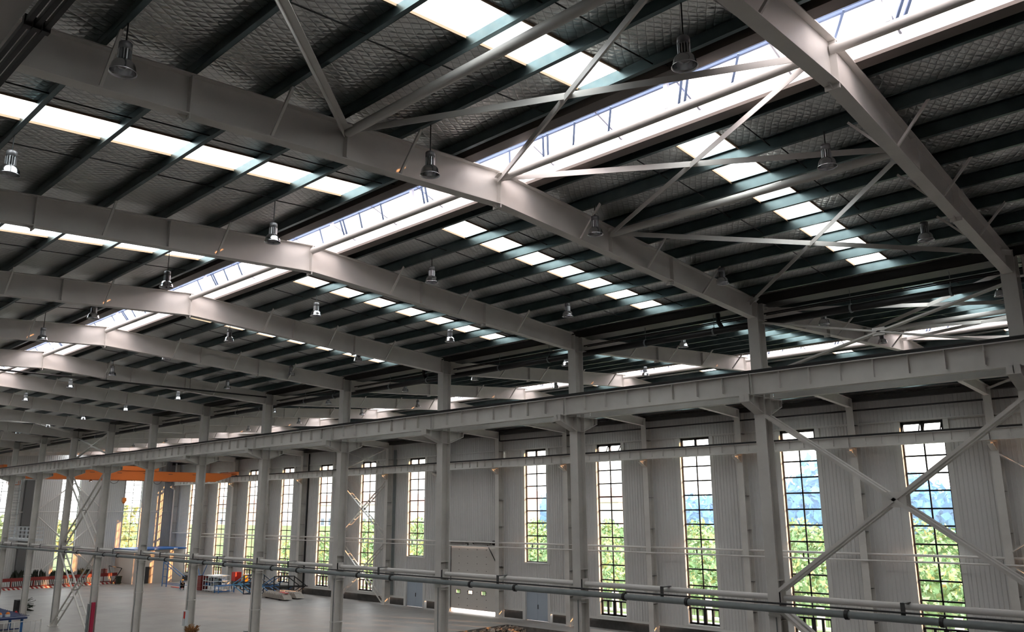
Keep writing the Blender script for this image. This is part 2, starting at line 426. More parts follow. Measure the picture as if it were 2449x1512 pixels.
m_.tube((2.7, -.16, 6.2), (2.86, -.16, 6.2), .2)
m_.build('spring_shaft', 'black_iron', rd)

# ---------------------------------------------------------------- roof skin, rooflights, ridge skylights
STRIP0, STRIP1 = -4.28, -3.26        # rooflight strip inside a bay, from the frame on its right
CURB = .92                            # half opening of the ridge skylight
def dys(): return [CURB]+[1.5*k_ for k_ in range(1, 9)]
def slope(mb, yr, sgn, yend):
    lv = dys()
    edges = lv+[abs(yend-yr)]
    xs_all = [XE]+[FX(i) for i in range(14, -1, -1)]+[XR]
    for a, b in zip(edges, edges[1:]):
        if b-a < .05: continue
        n = 7
        cuts = []
        for i in range(0, 14): cuts.append((FX(i)+STRIP0, FX(i)+STRIP1))
        cuts.sort(); spans = []; x = XE
        openit = (a >= 1.49 and b <= 12.01)
        if openit:
            for c0, c1 in cuts: spans.append((x, c0)); x = c1
            spans.append((x, XR))
        else: spans = [(XE, XR)]
        for s0, s1 in spans:
            nx = max(1, int((s1-s0)/.45)); vs = []
            for ix in range(nx+1):
                xx = s0+(s1-s0)*ix/nx
                for q in range(n+1):
                    t = q/n; d = a+(b-a)*t; y = yr+sgn*d
                    sag = .075*math.sin(PI*t)**.8 if (b-a) > .8 else .03*math.sin(PI*t)
                    sag *= (.85+.3*math.sin(xx*1.9+d*2.3)*.5)
                    if openit: sag *= .06+.94*min(1, min([abs(xx-cc) for c in cuts for cc in c])/.7)**.8
                    vs.append((xx, y, zr(y, yr)+PUR+.01-sag))
            fs = [(ix*(n+1)+q, ix*(n+1)+q+1, (ix+1)*(n+1)+q+1, (ix+1)*(n+1)+q) for ix in range(nx) for q in range(n)]
            mb.add(vs, fs, True)
YV = 26.35
mb = MB(); slope(mb, YA, -1, -.3); slope(mb, YA, 1, YV); slope(mb, YB, -1, YV); slope(mb, YB, 1, YW+.3)
struct(mb.build('ceiling', 'foil'), 'underside of the roof in quilted silver foil insulation', 'ceiling')
mb = MB()
mb.add([(XE, -14.2, 16.2), (XR, -14.2, 16.2), (XR, -.3, 16.25), (XE, -.3, 16.25)], [(0,1,2,3)])
struct(mb.build('ceiling_neighbour', 'foil'), 'foil underside of the roof over the neighbouring bay', 'ceiling')

SLOPES = [(YA, -1, 'near roof left of its skylight'), (YA, 1, 'near roof right of its skylight'), (YB, -1, 'far roof before its skylight'), (YB, 1, 'far roof beyond its skylight')]
# rooflight sheets: one strip per bay and slope
proto = {}
for yr, sg, txt in SLOPES:
    m_ = MB(); vs = []; lv = [1.5, 12.0]; n = 24
    for d in lv:
        for q in range(n+1):
            x = STRIP0-.08+(STRIP1-STRIP0+.16)*q/n; y = yr+sg*d
            vs.append((x, y, zr(y, yr)+PUR+.026+.008*math.cos(2*PI*q/6)))
    m_.add(vs, [(q, q+1, n+1+q+1, n+1+q) for q in range(n)], True)
    e = MB()
    for xx in (STRIP0, STRIP1):
        e.bar((xx, yr+sg*1.5, zr(yr+1.5, yr)+PUR+.0), (xx, yr+sg*12, zr(yr+12, yr)+PUR+.0), .03, .06)
    for i in range(0, 14):
        lab = 'white rooflight strip in the %s, %s bay from the right' % (txt, ORD[i])
        if i == 0:
            o = thing('rooflight', lab, 'rooflight', (FX(0), 0, 0), 'rooflight strips')
            m_.build('sheet', 'rooflight_sheet', o); e.build('edge_trim', 'cardboard', o); proto[(yr, sg)] = o
        else: dup(proto[(yr, sg)], (FX(i), 0, 0), lab)
# ridge skylights, one per bay
def make_skylight(yr, label):
    o = thing('ridge_skylight', label, 'skylight', (FX(0), yr, 0), 'ridge skylights')
    L0, L1 = -8.0+.0, 0.0
    z0 = ZR-SL*CURB
    for s in (-1, 1):
        c = MB(); y = s*CURB
        c.box(L0, L1, min(y, y+s*.012), max(y, y+s*.012), z0+.0, z0+.28)                 # upstand
        c.build('upstand', 'curb_metal', o)
        c = MB(); a, b = sorted((y, y+s*.30)); c.box(L0, L1, a, b, z0-.02, z0+.0); c.box(L0, L1, y+s*.30-.006, y+s*.30+.006, z0-.02, z0+.26)
        c.box(L0, L1, y-.006, y+.006, z0-.02, z0+.05)
        c.build('curb', 'curb_steel', o)
    c = MB(); n = 10; vs = []; UP = .26; CR = .62
    for xx in (L0, L1):
        for q in range(n+1):
            t = q/n*2-1; vs.append((xx, (CURB+.05)*t, z0+UP+(CR-UP)*(1-abs(t))))
    c.add(vs, [(q, q+1, n+1+q+1, n+1+q) for q in range(n)], True)
    c.build('glazing', 'skylight_sheet', o)
    c = MB()
    for yy in (-.08, .06): c.box(L0, L1, yy-.03, yy+.03, z0+CR-.11, z0+CR-.05)
    c.build('ridge_beam', 'skylight_blue', o)
    for q in range(4):
        x = L0+1.0+q*2.0; c = MB()
        c.bar((x, 0, z0+CR-.05), (x, CURB, z0+UP-.02), .04, .05); c.bar((x, 0, z0+CR-.05), (x, -CURB, z0+UP-.02), .04, .05)
        c.build('glazing_bar', 'skylight_pale', o)
    for x in (-6.9, -3.2):
        c = MB(); c.bar((x, 0, z0+CR-.08), (x, 0, ZR-.1), .09, .09); c.build('post', 'skylight_pale', o)
        c = MB()
        for e in (0, .14): c.bar((x+.5-e, .02, z0+CR-.08), (x+.05-e, .55, z0+.18), .05, .05)
        c.build('stay_rod', 'skylight_blue', o)
    for x in (-5.6, -1.6, -4.6, -7.6):
        c = MB(); c.bar((x, .02, z0+CR-.08), (x-.45, .5, z0+.2), .045, .045); c.build('stay_rod', 'skylight_blue', o)
    return o
for yr, nm in ((YA, 'near'), (YB, 'far')):
    o = make_skylight(yr, 'bright %s ridge skylight above the first bay from the right' % nm)
    for i in range(1, 14): dup(o, (FX(i), yr, 0), 'bright %s ridge skylight above the %s bay from the right' % (nm, ORD[i]))
# last short piece over the right edge
for yr, nm in ((YA, 'near'), (YB, 'far')):
    proto_s = [o for o in bpy.data.objects if o.name.startswith('ridge_skylight') and abs(o.location.y-yr) < .1][0]
    dup(proto_s, (FX(-1), yr, 0), 'bright %s ridge skylight cut by the right edge' % nm)
    dup(proto_s, (FX(-2), yr, 0), 'bright %s ridge skylight past the right edge' % nm)
# end closures of the skylights and gaps between the roof and the end walls
# ---------------------------------------------------------------- purlins
def purlin(yr, sg, k_, label):
    y = yr+sg*1.5*k_; z = zr(y, yr); t = .012
    m_ = MB(); x0, x1 = XE+.1, XR-.1
    m_.box(x0, x1, y-t/2, y+t/2, z, z+PUR)
    a, b = sorted((y, y+sg*.085)); m_.box(x0, x1, a, b, z, z+t)
    m_.box(x0, x1, y+sg*.085-.004, y+sg*.085+.004, z, z+.03)
    a, b = sorted((y, y-sg*.085)); m_.box(x0, x1, a, b, z+PUR-t, z+PUR)
    o = m_.build('purlin', 'galvanised')
    return tag(o, label, 'purlin', 'roof purlins', 'thing')
for yr, sg, txt in SLOPES:
    for k_ in range(1, 9):
        purlin(yr, sg, k_, 'dark galvanised purlin under the %s, %s from the ridge' % (txt, ORD[k_-1]))
# sag rods: thin rods running down the slope in each bay
for yr, sg, txt in SLOPES[:3]:
    for i in range(0, 5 if yr == YA else 3):
        for q, dx in enumerate((-5.1, -2.45)):
            m_ = MB(); ds = [CURB+.2]+[1.5*k_ for k_ in range(1, 9)]
            for n_, (a, b) in enumerate(zip(ds, ds[1:])):
                off = .07*(-1)**n_
                m_.tube((dx+off, yr+sg*a, zr(yr+a, yr)+.1), (dx+off, yr+sg*b, zr(yr+b, yr)+.1), .014, 6)
            o = m_.build('sag_rod', 'black_iron', None, (FX(i), 0, 0))
            tag(o, 'thin sag rod %s of the rooflight, %s, %s bay' % ('left' if q == 0 else 'right', txt, ORD[i]), 'rod', 'sag rods under the roof', 'thing')
# valley gutters
m_ = MB(); z = 15.93
m_.box(XE+.1, XR-.1, 25.95, 26.75, z, z+.02); m_.box(XE+.1, XR-.1, 25.95, 25.97, z, z+.3); m_.box(XE+.1, XR-.1, 26.73, 26.75, z, z+.3)
tag(m_.build('valley_gutter', 'gutter_metal'), 'dark valley gutter running above the middle row of columns', 'gutter', kind='thing')
m_ = MB(); m_.box(XE+.1, XR-.1, YW-.55, YW-.03, 15.72, 15.74); m_.box(XE+.1, XR-.1, YW-.56, YW-.54, 15.72, 16.0)
tag(m_.build('eave_gutter', 'gutter_metal'), 'dark gutter along the top of the window wall', 'gutter', kind='thing')

# ---------------------------------------------------------------- rafters
def make_rafter(yr, ya, yb, joints, flys, label, cat_group):
    o = thing('roof_rafter', label, 'rafter', (FX(0), yr, 0), cat_group)
    P = lambda d, z: (d, z)
    poly = [(ya-yr, zb(ya, yr)), (0, zb(yr, yr)), (yb-yr, zb(yb, yr)), (yb-yr, zr(yb, yr)-.02), (0, zr(yr, yr)-.02), (ya-yr, zr(ya, yr)-.02)]
    MB().prism(poly, 0, -.008, .008).build('web', 'rafter_paint', o)
    for nm, fz in (('bottom_flange', lambda y: zb(y, yr)-.01), ('top_flange', lambda y: zr(y, yr)-.012)):
        m_ = MB()
        for a, b in ((ya, yr), (yr, yb)): m_.bar((0, a-yr, fz(a)), (0, b-yr, fz(b)), .27, .022)
        m_.build(nm, 'rafter_paint', o)
    for y, ext in joints:
        m_ = MB(); e = .11 if ext else -.02
        m_.box(-.13, .13, y-yr-.014, y-yr+.014, zb(y, yr)-e, zr(y, yr)-.03); 
        pl = m_.build('end_plate' if ext else 'stiffener', 'rafter_paint', o)
        if ext:
            m_ = MB(); m_.prism([(y-yr-.2, zb(y, yr)-.02), (y-yr, zb(y, yr)-.02), (y-yr, zb(y, yr)-.11)], 0, -.01, .01)
            m_.build('plate_rib', 'rafter_paint', pl)
    for y in flys:
        m_ = MB(); s = 1 if y > yr else -1
        yp = y
        m_.bar((.11, y-yr, zb(y, yr)+.02), (.78, yp-yr, zr(yp, yr)+.03), .05, .05)
        m_.bar((-.11, y-yr, zb(y, yr)+.02), (-.78, yp-yr, zr(yp, yr)+.03), .05, .05)
        m_.build('fly_brace', 'rafter_paint', o)
    return o
JA = [(5.5, True), (8.7, False), (YA, True), (17.4, False), (20.4, True)]
FA = [4.05, 7.05, 10.05, 16.05, 19.05, 22.05]
ra = make_rafter(YA, .4, 25.42, JA, FA, 'near bay roof rafter, first from the right, cut by the edge', 'near bay rafters')
for i in range(1, 14): dup(ra, (FX(i), YA, 0), 'grey roof rafter under the near skylight, %s from the right' % ORD[i])
ra.location.x += .08; ra.rotation_euler.z = .030
JB = [(31.5, True), (35.4, False), (YB, True), (44.1, False), (47.6, True)]
FB = [YB-10.5, YB-7.5, YB-4.5, YB-1.5, YB+4.5, YB+9]
rb = make_rafter(YB, 25.88, 53.55, JB, FB, 'far bay roof rafter beyond the middle columns, first from the right', 'far bay rafters')
for i in range(1, 14): dup(rb, (FX(i), YB, 0), 'grey roof rafter under the far skylight, %s from the right' % ORD[i])

# ---------------------------------------------------------------- middle row columns
def make_column(label):
    o = thing('steel_column', label, 'column', (FX(0), YC, 0), 'middle row columns')
    w = .19; d = .23
    m_ = MB(); m_.box(-w, w, -d-.012, -d+.012, 0, 15.95); m_.build('front_flange', 'column_paint', o)
    m_ = MB(); m_.box(-w, w, d-.012, d+.012, 0, 15.9); m_.build('back_flange', 'column_paint', o)
    m_ = MB(); m_.box(-.01, .01, -d, d, 0, 15.95); m_.build('web', 'column_paint', o)
    m_ = MB()
    for z in (5.6, 6.8, 12.05, 12.62, 15.3):
        m_ = MB(); m_.box(-w+.005, w-.005, -d, d, z-.008, z+.008); m_.build('stiffener', 'column_paint', o)
    for nm, s, out in (('near_corbel', -1, 1.22), ('far_corbel', 1, 1.1)):
        y0, y1 = s*d, s*out
        m_ = MB(); poly = [(y0, 12.08), (y1, 12.42), (y1, 12.62), (y0, 12.62)]
        m_.prism(poly, 0, -.012, .012)
        m_.bar((0, y0, 12.07), (0, y1, 12.41), .34, .024); m_.bar((0, y0, 12.63), (0, y1, 12.63), .34, .024)
        m_.box(-.17, .17, min(y1, y1-s*.02), max(y1, y1-s*.02), 12.4, 12.63)
        ym = s*.86; m_.box(-.15, .15, ym-.01, ym+.01, 12.3, 12.62)
        m_.build(nm, 'column_paint', o)
    m_ = MB(); m_.box(-.3, .3, -.38, .38, 0, .03); m_.build('base_plate', 'column_paint', o)
    m_ = MB(); m_.tube((.05, -d-.03, .3), (.05, -d-.03, 5.7), .016, 8)
    m_.build('conduit', 'pipe_grey', o)
    m_ = MB()
    for z in (3.6, 5.75):
        m_ = MB()
        for a, b in (((-w-.02, -d-.03), (w+.02, -d-.03)), ((w+.02, -d-.03), (w+.02, d+.03)), ((w+.02, d+.03), (-w-.02, d+.03)), ((-w-.02, d+.03), (-w-.02, -d-.03))):
            m_.bar((*a, z), (*b, z), .02, .05)
        m_.build('strap', 'tube_white', o)
    m_ = MB(); m_.box(.0, .2, -.14, .12, 6.12, 6.44); m_.build('tie_bracket_shade', 'dark_steel_and_shade', o)  # solid dark box, its colour standing for shade in the bracket opening
    m_ = MB(); m_.box(.2, .225, -.16, .16, 6.08, 6.48); m_.build('tie_plate', 'column_paint', o)
    return o
c0 = make_column('steel column of the middle row, cut by the right edge')
names_c = {1: 'at the big white crossed bracing', 9: 'right of it is a ladder brace', 10: 'with fire extinguishers at its foot', 11: 'beside the caged ladder, leftmost'}
for i in range(1, 12):
    lab = 'grey steel column of the middle row, %s from the right' % ORD[i]
    dup(c0, (FX(i), YC, 0), lab)

c0.location.x -= .28
# window wall columns
def make_wcol(label):
    o = thing('wall_column', label, 'column', (FX(1), YW-.4, 0), 'columns against the window wall')
    w = .225
    m_ = MB(); m_.box(-w, w, -.31, -.29, 0, 15.9); m_.build('front_flange', 'column_paint', o)
    m_ = MB(); m_.box(-.01, .01, -.29, .35, 0, 15.85); m_.build('web', 'column_paint', o)
    m_ = MB(); m_.box(-w, w, .33, .36, 0, 15.85); m_.build('back_flange', 'column_paint', o)
    m_ = MB()
    for z in (2.2, 4.2, 7.6, 9.9, 14.2):
        m_ = MB(); m_.box(-.02, w-.01, -.29, .33, z, z+.02); m_.build('stiffener', 'gutter_metal', o)
    m_ = MB(); poly = [(-.31, 12.2), (-1.0, 12.55), (-1.0, 12.7), (-.31, 12.7)]; m_.prism(poly, 0, -.012, .012)
    m_.bar((0, -.31, 12.19), (0, -1.0, 12.54), .32, .02); m_.box(-.16, .16, -1.0, -.31, 12.68, 12.7)
    m_.build('corbel', 'column_paint', o)
    m_ = MB(); m_.box(-.3, .3, -.4, .4, 0, .03); m_.build('base_plate', 'column_paint', o)
    return o
wc = make_wcol('column against the window wall, first from the right')
for i in range(2, 15):
    dup(wc, (FX(i) if i < 14 else FX(14)-.9, YW-.4, 0), 'pale column against the window wall, %s from the right' % ORD[i-1])

# ---------------------------------------------------------------- crane girders and rails
def make_girder(y, front, nst, label, group, z0=12.66, z1=13.36, i0=0):
    o = thing('crane_girder', label, 'girder', (FX(i0), y, z0), group)
    H = z1-z0; x0, x1 = -SP+.012, -.012
    m_ = MB(); m_.box(x0, x1, -.008, .008, .02, H-.02); m_.build('web', 'painted_steel', o)
    m_ = MB(); m_.box(x0, x1, -.16, .16, H-.022, H); m_.build('top_flange', 'painted_steel', o)
    m_ = MB(); m_.box(x0, x1, -.15, .15, 0, .022); m_.build('bottom_flange', 'painted_steel', o)
    if nst:
        for q in range(nst+1):
            x = x0+.02+(x1-x0-.04)*q/nst
            m_ = MB(); m_.box(x-.007, x+.007, -.13, .13, .14 if 0 < q < nst else .02, H-.022); m_.build('stiffener', 'painted_steel', o)
    return o
g = make_girder(24.97, True, 8, 'crane girder before the middle columns, first span from the right', 'near side crane girders')
for i in range(1, 13): dup(g, (FX(i), 24.97, 12.66), 'grey crane girder before the middle columns, %s span from the right' % ORD[i])
dup(g, (FX(-1), 24.97, 12.66), 'crane girder end running out past the right edge')
g2 = make_girder(26.5, False, 0, 'crane girder behind the middle columns, first span from the right', 'far side crane girders')
for i in range(1, 12): dup(g2, (FX(i), 26.5, 12.66), 'crane girder behind the middle columns, %s span from the right' % ORD[i])
g3 = make_girder(52.85, True, 8, 'crane girder along the window wall, first span from the right', 'window wall crane girders', 12.76, 13.42, 0)
for i in range(1, 14): dup(g3, (FX(i), 52.85, 12.76), 'grey crane girder along the window wall, %s span from the right' % ORD[i])
for y, z, lab in ((24.97, 13.36, 'black crane rail on the girder before the middle columns'), (26.5, 13.36, 'black crane rail on the girder behind the middle columns'), (52.85, 13.42, 'black crane rail on the girder along the window wall')):
    m_ = MB(); x0, x1 = XE+.3, XR-.3
    m_.box(x0, x1, y-.06, y+.06, z, z+.02); m_.box(x0, x1, y-.015, y+.015, z+.02, z+.10); m_.box(x0, x1, y-.035, y+.035, z+.09, z+.13)
    tag(m_.build('crane_rail', 'black_iron'), lab, 'rail', kind='thing')
# girder of the near column row with its conductor bars, top left corner of the photo
gd = thing('crane_girder', 'grey crane girder overhead in the top left corner', 'girder', (FX(0), 1.27, 12.66), 'near row crane girder')
m_ = MB(); m_.box(-16, 0, -.008, .008, .02, .68); m_.build('web', 'painted_steel', gd)
m_ = MB(); m_.box(-16, 0, -.17, .17, .68, .70); m_.build('top_flange', 'painted_steel', gd)
m_ = MB(); m_.box(-16, 0, -.17, .17, 0, .022); m_.build('bottom_flange', 'painted_steel', gd)
for q, y in enumerate((1.485, 1.55, 1.615)):
    m_ = MB(); m_.box(-19, 2, y-.018, y+.018, 12.62, 12.67)
    for x in (-6.5, -9.5, -12.5): m_.box(x-.03, x+.03, y-.028, y+.028, 12.60, 12.69)
    tag(m_.build('conductor_bar', 'black_iron'), 'black conductor bar in the top left corner, %s' % ['nearest the girder', 'middle one of three', 'farthest from the girder'][q], 'conductor bar', 'conductor bars', 'thing')
for x in (-6.5, -9.5, -12.5):
    pass

# ---------------------------------------------------------------- ridge and purlin line tubes, roof braces
m0 = None
for yr, nm, n_ in ((YA, 'near', 13), (YB, 'far', 13)):
    for i in range(-1, n_):
        lab = 'round strut tube along the %s ridge, %s' % (nm, 'at the right edge' if i < 0 else ORD[i]+' bay from the right')
        if m0 is None:
            m_ = MB(); m_.tube((-SP+.12, 0, 0), (-.12, 0, 0), .095, 16)
            m0 = thing('ridge_strut', lab, 'tube', (FX(i), yr, ZR-.19), 'ridge strut tubes'); m_.build('tube', 'tube_white', m0)
            m_ = MB()
            for x in (-SP+.07, -.07): m_.box(x-.06, x+.06, -.012, .012, -.14, .12)
            m_.build('end_lug', 'tube_white', m0)
        else: dup(m0, (FX(i), yr, ZR-.19), lab)
for yr, ds, txt in ((YA, (-4.35, 4.35), 'near'), (YB, (-4.35, 4.35), 'far')):
    for d in ds:
        y = yr+d; z = zr(y, yr)-.22
        o = dup(m0, (FX(0), y, z), 'round strut tube under the %s roof in the braced bay, %s of the ridge' % (txt, 'left' if d < 0 else 'right'))
        o.name = 'purlin_strut'
def angle_bar(mb, p, q, w=.13, t=.012):
    p, q = Vector(p), Vector(q); d = (q-p).normalized(); u = Vector((0,0,1)); a = d.cross(u).normalized(); c = a.cross(d)
    mb.bar(p, q, w, t); off = a*(w/2)+c*(w/2-t/2)
    return mb.bar(p+a*(w/2), q+a*(w/2), t, w) if False else mb.bar(p+a*(w/2)+c*(-w/2), q+a*(w/2)+c*(-w/2), t, w)
def roof_brace(p, q, label):
    m_ = MB(); angle_bar(m_, p, q)
    o = tag(m_.build('roof_brace', 'tube_white'), label, 'brace', 'diagonal roof braces', 'thing')
    p, q = Vector(p), Vector(q)
    for e, f in ((p, q), (q, p)):
        g_ = MB(); d = (f-e).normalized(); g_.bar(e, e+d*.35, .3, .014); g_.build('gusset', 'tube_white', o)
    return o
NA = [.6, YA-4.35, YA, YA+4.35, 25.2]
NB = [26.2, YB-4.35, YB, YB+4.35, 53.2]
desc = ['outermost left panel', 'left of the skylight', 'right of the skylight', 'outermost right panel']
for yr, nodes, txt in ((YA, NA, 'near'), (YB, NB, 'far')):
    for i, bt in ((0, 'right-hand braced bay'), (8, 'distant braced bay')):
        for q, (a, b) in enumerate(zip(nodes, nodes[1:])):
            if i == 8 and yr == YA and q < 2: continue
            za, zb_ = zr(a, yr)-.16, zr(b, yr)-.16
            for s in (0, 1):
                y0, y1, w0, w1 = (a, b, za, zb_) if s == 0 else (b, a, zb_, za)
                roof_brace((FX(i+1)+.12, y0, w0-.03*s), (FX(i)-.12, y1, w1-.03*s), '%s roof brace, %s, %s, %s' % (txt, bt, desc[q], 'rising away' if s == 0 else 'coming nearer'))

# ---------------------------------------------------------------- laced vertical bracing
def laced(name, p, q, y, gap, w, label, cat='brace', battens=8, t=.09, m='column_paint', group='laced bracing'):
    (x0, z0), (x1, z1) = p, q
    o = thing(name, label, cat, (0, 0, 0), group)
    for s in (-1, 1):
        m_ = MB(); m_.bar((x0, y+s*gap/2, z0), (x1, y+s*gap/2, z1), t, w, up=(0, 1, 0)); m_.build('rail', m, o)
    for k_ in range(1, battens+1):
        f = k_/(battens+1); x, z = x0+(x1-x0)*f, z0+(z1-z0)*f
        m_ = MB(); m_.bar((x, y-gap/2, z), (x, y+gap/2, z), .05, .05); m_.build('batten', m, o)
    return o
def cross(i, y, z0, z1, gap, w, txt, t=.09, battens=8, m='column_paint'):
    xa, xb = FX(i+1)+.18, FX(i)-.18
    a = laced('laced_brace', (xa, z0), (xb, z1), y, gap, w, 'laced brace %s, rising to the right' % txt, battens=battens, t=t, m=m)
    b = laced('laced_brace', (xa, z1), (xb, z0), y, gap, w, 'laced brace %s, falling to the right' % txt, battens=battens, t=t, m=m)
    xm, zm = (xa+xb)/2, (z0+z1)/2
    for s in (-1, 1):
        m_ = MB(); k2 = 1 if w > .2 else .55; m_.box(xm-.34*k2, xm+.34*k2, y+s*gap/2-t/2-.012, y+s*gap/2-t/2-.001, zm-.22*k2, zm+.22*k2); m_.build('gusset', m, a)
cross(0, YC, 6.5, 12.0, .36, .21, 'in the upper big cross at the right', battens=7, t=.10)
cross(0, YC, .2, 5.9, .36, .21, 'in the lower big cross at the right', battens=7, t=.10)
cross(0, YC+.1, 13.4, 15.2, .1, .11, 'above the crane girder at the right', battens=2, t=.05)
cross(8, YC, 6.5, 12.0, .42, .12, 'in the upper ladder cross of the middle row', battens=9, t=.06)
cross(8, YC, .2, 5.9, .42, .12, 'in the lower ladder cross of the middle row', battens=9, t=.06)
cross(8, YC+.1, 13.5, 15.4, .1, .11, 'above the girder far down the middle row', battens=2, t=.05)
cross(8, YW-.55, 6.6, 12.0, .42, .12, 'upper, on the window wall beside a window', battens=9, t=.06)
cross(8, YW-.55, .2, 5.8, .42, .12, 'lower, on the window wall beside a window', battens=9, t=.06)
cross(8, YW-.5, 13.5, 15.4, .1, .11, 'above the girder on the window wall', battens=2, t=.05)
cross(0, YW-.55, 6.6, 12.0, .42, .14, 'upper, on the window wall at the right edge', battens=9, t=.06)
cross(0, YW-.55, .2, 5.8, .42, .14, 'lower, on the window wall at the right edge', battens=9, t=.06)
# end wall diamond bracing
def ebar(a, b, label):
    m_ = MB(); m_.tube((XE+.5, *a), (XE+.5, *b), .075, 10)
    for f in (.25, .5, .75):
        y, z = a[0]+(b[0]-a[0])*f, a[1]+(b[1]-a[1])*f; m_.box(XE+.4, XE+.6, y-.06, y+.06, z-.05, z+.1)
    tag(m_.build('wall_brace', 'tube_white'), label, 'brace', 'end wall braces', 'thing')
for a, b, l in (((40.3, 12.9), (36.4, 9.6), 'upper left'), ((40.3, 12.9), (44.2, 9.5), 'upper right'), ((36.4, 8.6), (40.3, 5.1), 'middle left'), ((44.2, 8.6), (40.5, 5.0), 'middle right'), ((40.5, 4.8), (36.6, 1.2), 'lower left'), ((40.6, 4.8), (43.6, 2.2), 'lower right')):
    ebar(a, b, 'pale tube of the end wall diamond bracing, %s' % l)
m_ = MB(); m_.tube((XE+.5, 30, 9.2), (XE+.5, 53.6, 9.2), .06, 10)
tag(m_.build('wall_tube', 'tube_white'), 'pale horizontal tube across the end wall', 'tube', kind='thing')
m_ = MB(); m_.box(XE+.05, XE+.8, 34.5, 35.6, 0, 13.2)  # plain dark box filling the dark upright zone of the end wall
tag(m_.build('dark_pillar', 'dark_grey'), 'dark grey vertical pillar on the end wall left of the diamond bracing', 'duct', kind='thing')
for y, l in ((36.1, 'left of the diamond bracing'), (44.2, 'right of the diamond bracing'), (28.0, 'behind the caged ladder'), (52.2, 'beside the corner of the long wall')):
    m_ = MB(); m_.box(XE+.05, XE+.07, y-.2, y+.2, 0, 16.3); m_.box(XE+.07, XE+.45, y-.01, y+.01, 0, 16.3); m_.box(XE+.45, XE+.47, y-.2, y+.2, 0, 16.3)
    tag(m_.build('end_wall_column', 'column_paint'), 'steel column on the end wall %s' % l, 'column', kind='thing')

# ---------------------------------------------------------------- services along the middle row
def pipe_run(name, m, y, z, r, x0, x1, label, collars=None, cr=1.35, cat='pipe', n=14):
    o = thing(name, label, cat, (0, y, z))
    mm = MB(); mm.tube((x0, 0, 0), (x1, 0, 0), r, n); mm.build('pipe', m, o)
    if collars:
        for x in collars:
            mm = MB(); mm.tube((x-.05, 0, 0), (x+.05, 0, 0), r*cr, n); mm.build('coupling', 'black_iron', o)
    return o
pipe_run('service_pipe', 'pipe_grey', 25.14, 5.98, .105, XE+6, XR-.5, 'grey service pipe clamped to the front of the middle columns', [FX(i)-s for i in range(0, 9) for s in (3.0, 5.6)])
mm = MB(); mm.tube((XE+8, 25.06, 6.16), (XR-.5, 25.06, 6.16), .028, 8)
tag(mm.build('service_cable', 'black_iron'), 'thin dark cable just above the grey service pipe', 'cable', kind='thing')
tie0 = None
for i in range(0, 12):
    lab = 'pale tie tube between middle columns, %s bay from the right' % ORD[i]
    if tie0 is None:
        tie0 = thing('tie_tube', lab, 'tube', (FX(0), YC, 6.28), 'tie tubes of the middle row')
        mm = MB(); mm.tube((-SP+.26, 0, 0), (-.2, 0, 0), .095, 14); mm.build('tube', 'tube_white', tie0)
        mm = MB(); mm.box(-SP/2-.06, -SP/2+.06, -.50, -.47, -.22, .14); mm.box(-SP/2-.06, -SP/2+.06, -.5, .02, .10, .13); mm.build('hanger', 'dark_steel_and_shade', tie0)
    else: dup(tie0, (FX(i), YC, 6.28), lab)
pb = thing('drain_pipe', 'thick black drain pipe along the heads of the middle columns', 'pipe', (0, 26.3, 15.32))
mm = MB(); mm.tube((XE+1, 0, 0), (XR-.5, 0, 0), .125, 16); mm.build('pipe', 'black_iron', pb)
for i in range(0, 9):
    for s in (2.0, 5.0):
        mm = MB(); x = FX(i)-s; mm.tube((x, 0, .12), (x, 0, .72), .012, 6); mm.tube((x-.03, 0, 0), (x+.03, 0, 0), .15, 14); mm.build('hanger', 'pipe_grey', pb)
for i in (1, 3):
    x = FX(i)-1.75 if i == 1 else FX(3)-2.2
    mm = MB(); mm.path([(x, -.1, .75), (x, -.1, .3), (x+.1, 0, .05), (x+.5, 0, 0)], .08, 10); mm.build('down_bend', 'black_iron', pb)
for y_, r_, l_ in ((26.2, .03, 'nearer'), (26.42, .02, 'farther')):
    mm = MB(); mm.tube((XE+1, y_, 15.62), (XR-.5, y_, 15.62), r_, 8)
    tag(mm.build('conduit', 'black_iron'), '%s of two thin dark conduits above the black drain pipe' % l_, 'conduit', 'conduits above the drain pipe', 'thing')
pipe_run('wall_tie_tube', 'tube_white', 53.55, 6.26, .075, XE+1, XR-.5, 'upper pale tube running across the window wall')
pipe_run('wall_pipe', 'tube_white', 53.2, 5.9, .05, XE+8, XR-.5, 'lower pale pipe running across the window wall')
for i in range(1, 12):
    mm = MB(); x = FX(i)-SP/2; mm.box(x-.04, x+.04, 53.2, 53.6, 5.86, 5.95); mm.box(x-.04, x+.04, 53.52, 53.58, 5.86, 6.3)
    tag(mm.build('pipe_hanger', 'black_iron'), 'small dark pipe hanger across the %s wall window bay from the right' % ORD[i-1], 'bracket', 'pipe hangers on the window wall', 'thing')
m_ = MB(); m_.tube((-44.6, .6, 15.72), (-44.6, 25.3, 15.72), .045, 10)
for y in (5.55, 10.05, 16.05, 20.55): m_.tube((-44.6, y, 15.72), (-44.6, y, zr(y, YA)+.02), .01, 6)
tag(m_.build('cross_pipe', 'black_iron'), 'thin dark pipe crossing below the distant rafters of the near bay', 'pipe', kind='thing')
ww = thing('black_wall_pipe', 'black pipe running high along the window wall under the eave', 'pipe', (0, 53.55, 15.15))
mm = MB(); mm.tube((FX(6)+.3, 0, 0), (XR-.5, 0, 0), .055, 10); mm.build('pipe', 'black_iron', ww)
mm = MB(); mm.path([(FX(6)+.3, 0, 0), (FX(6)+.3, -.2, -.0), (FX(6)+.3, -.2, .9)], .055, 10); mm.build('riser', 'black_iron', ww)
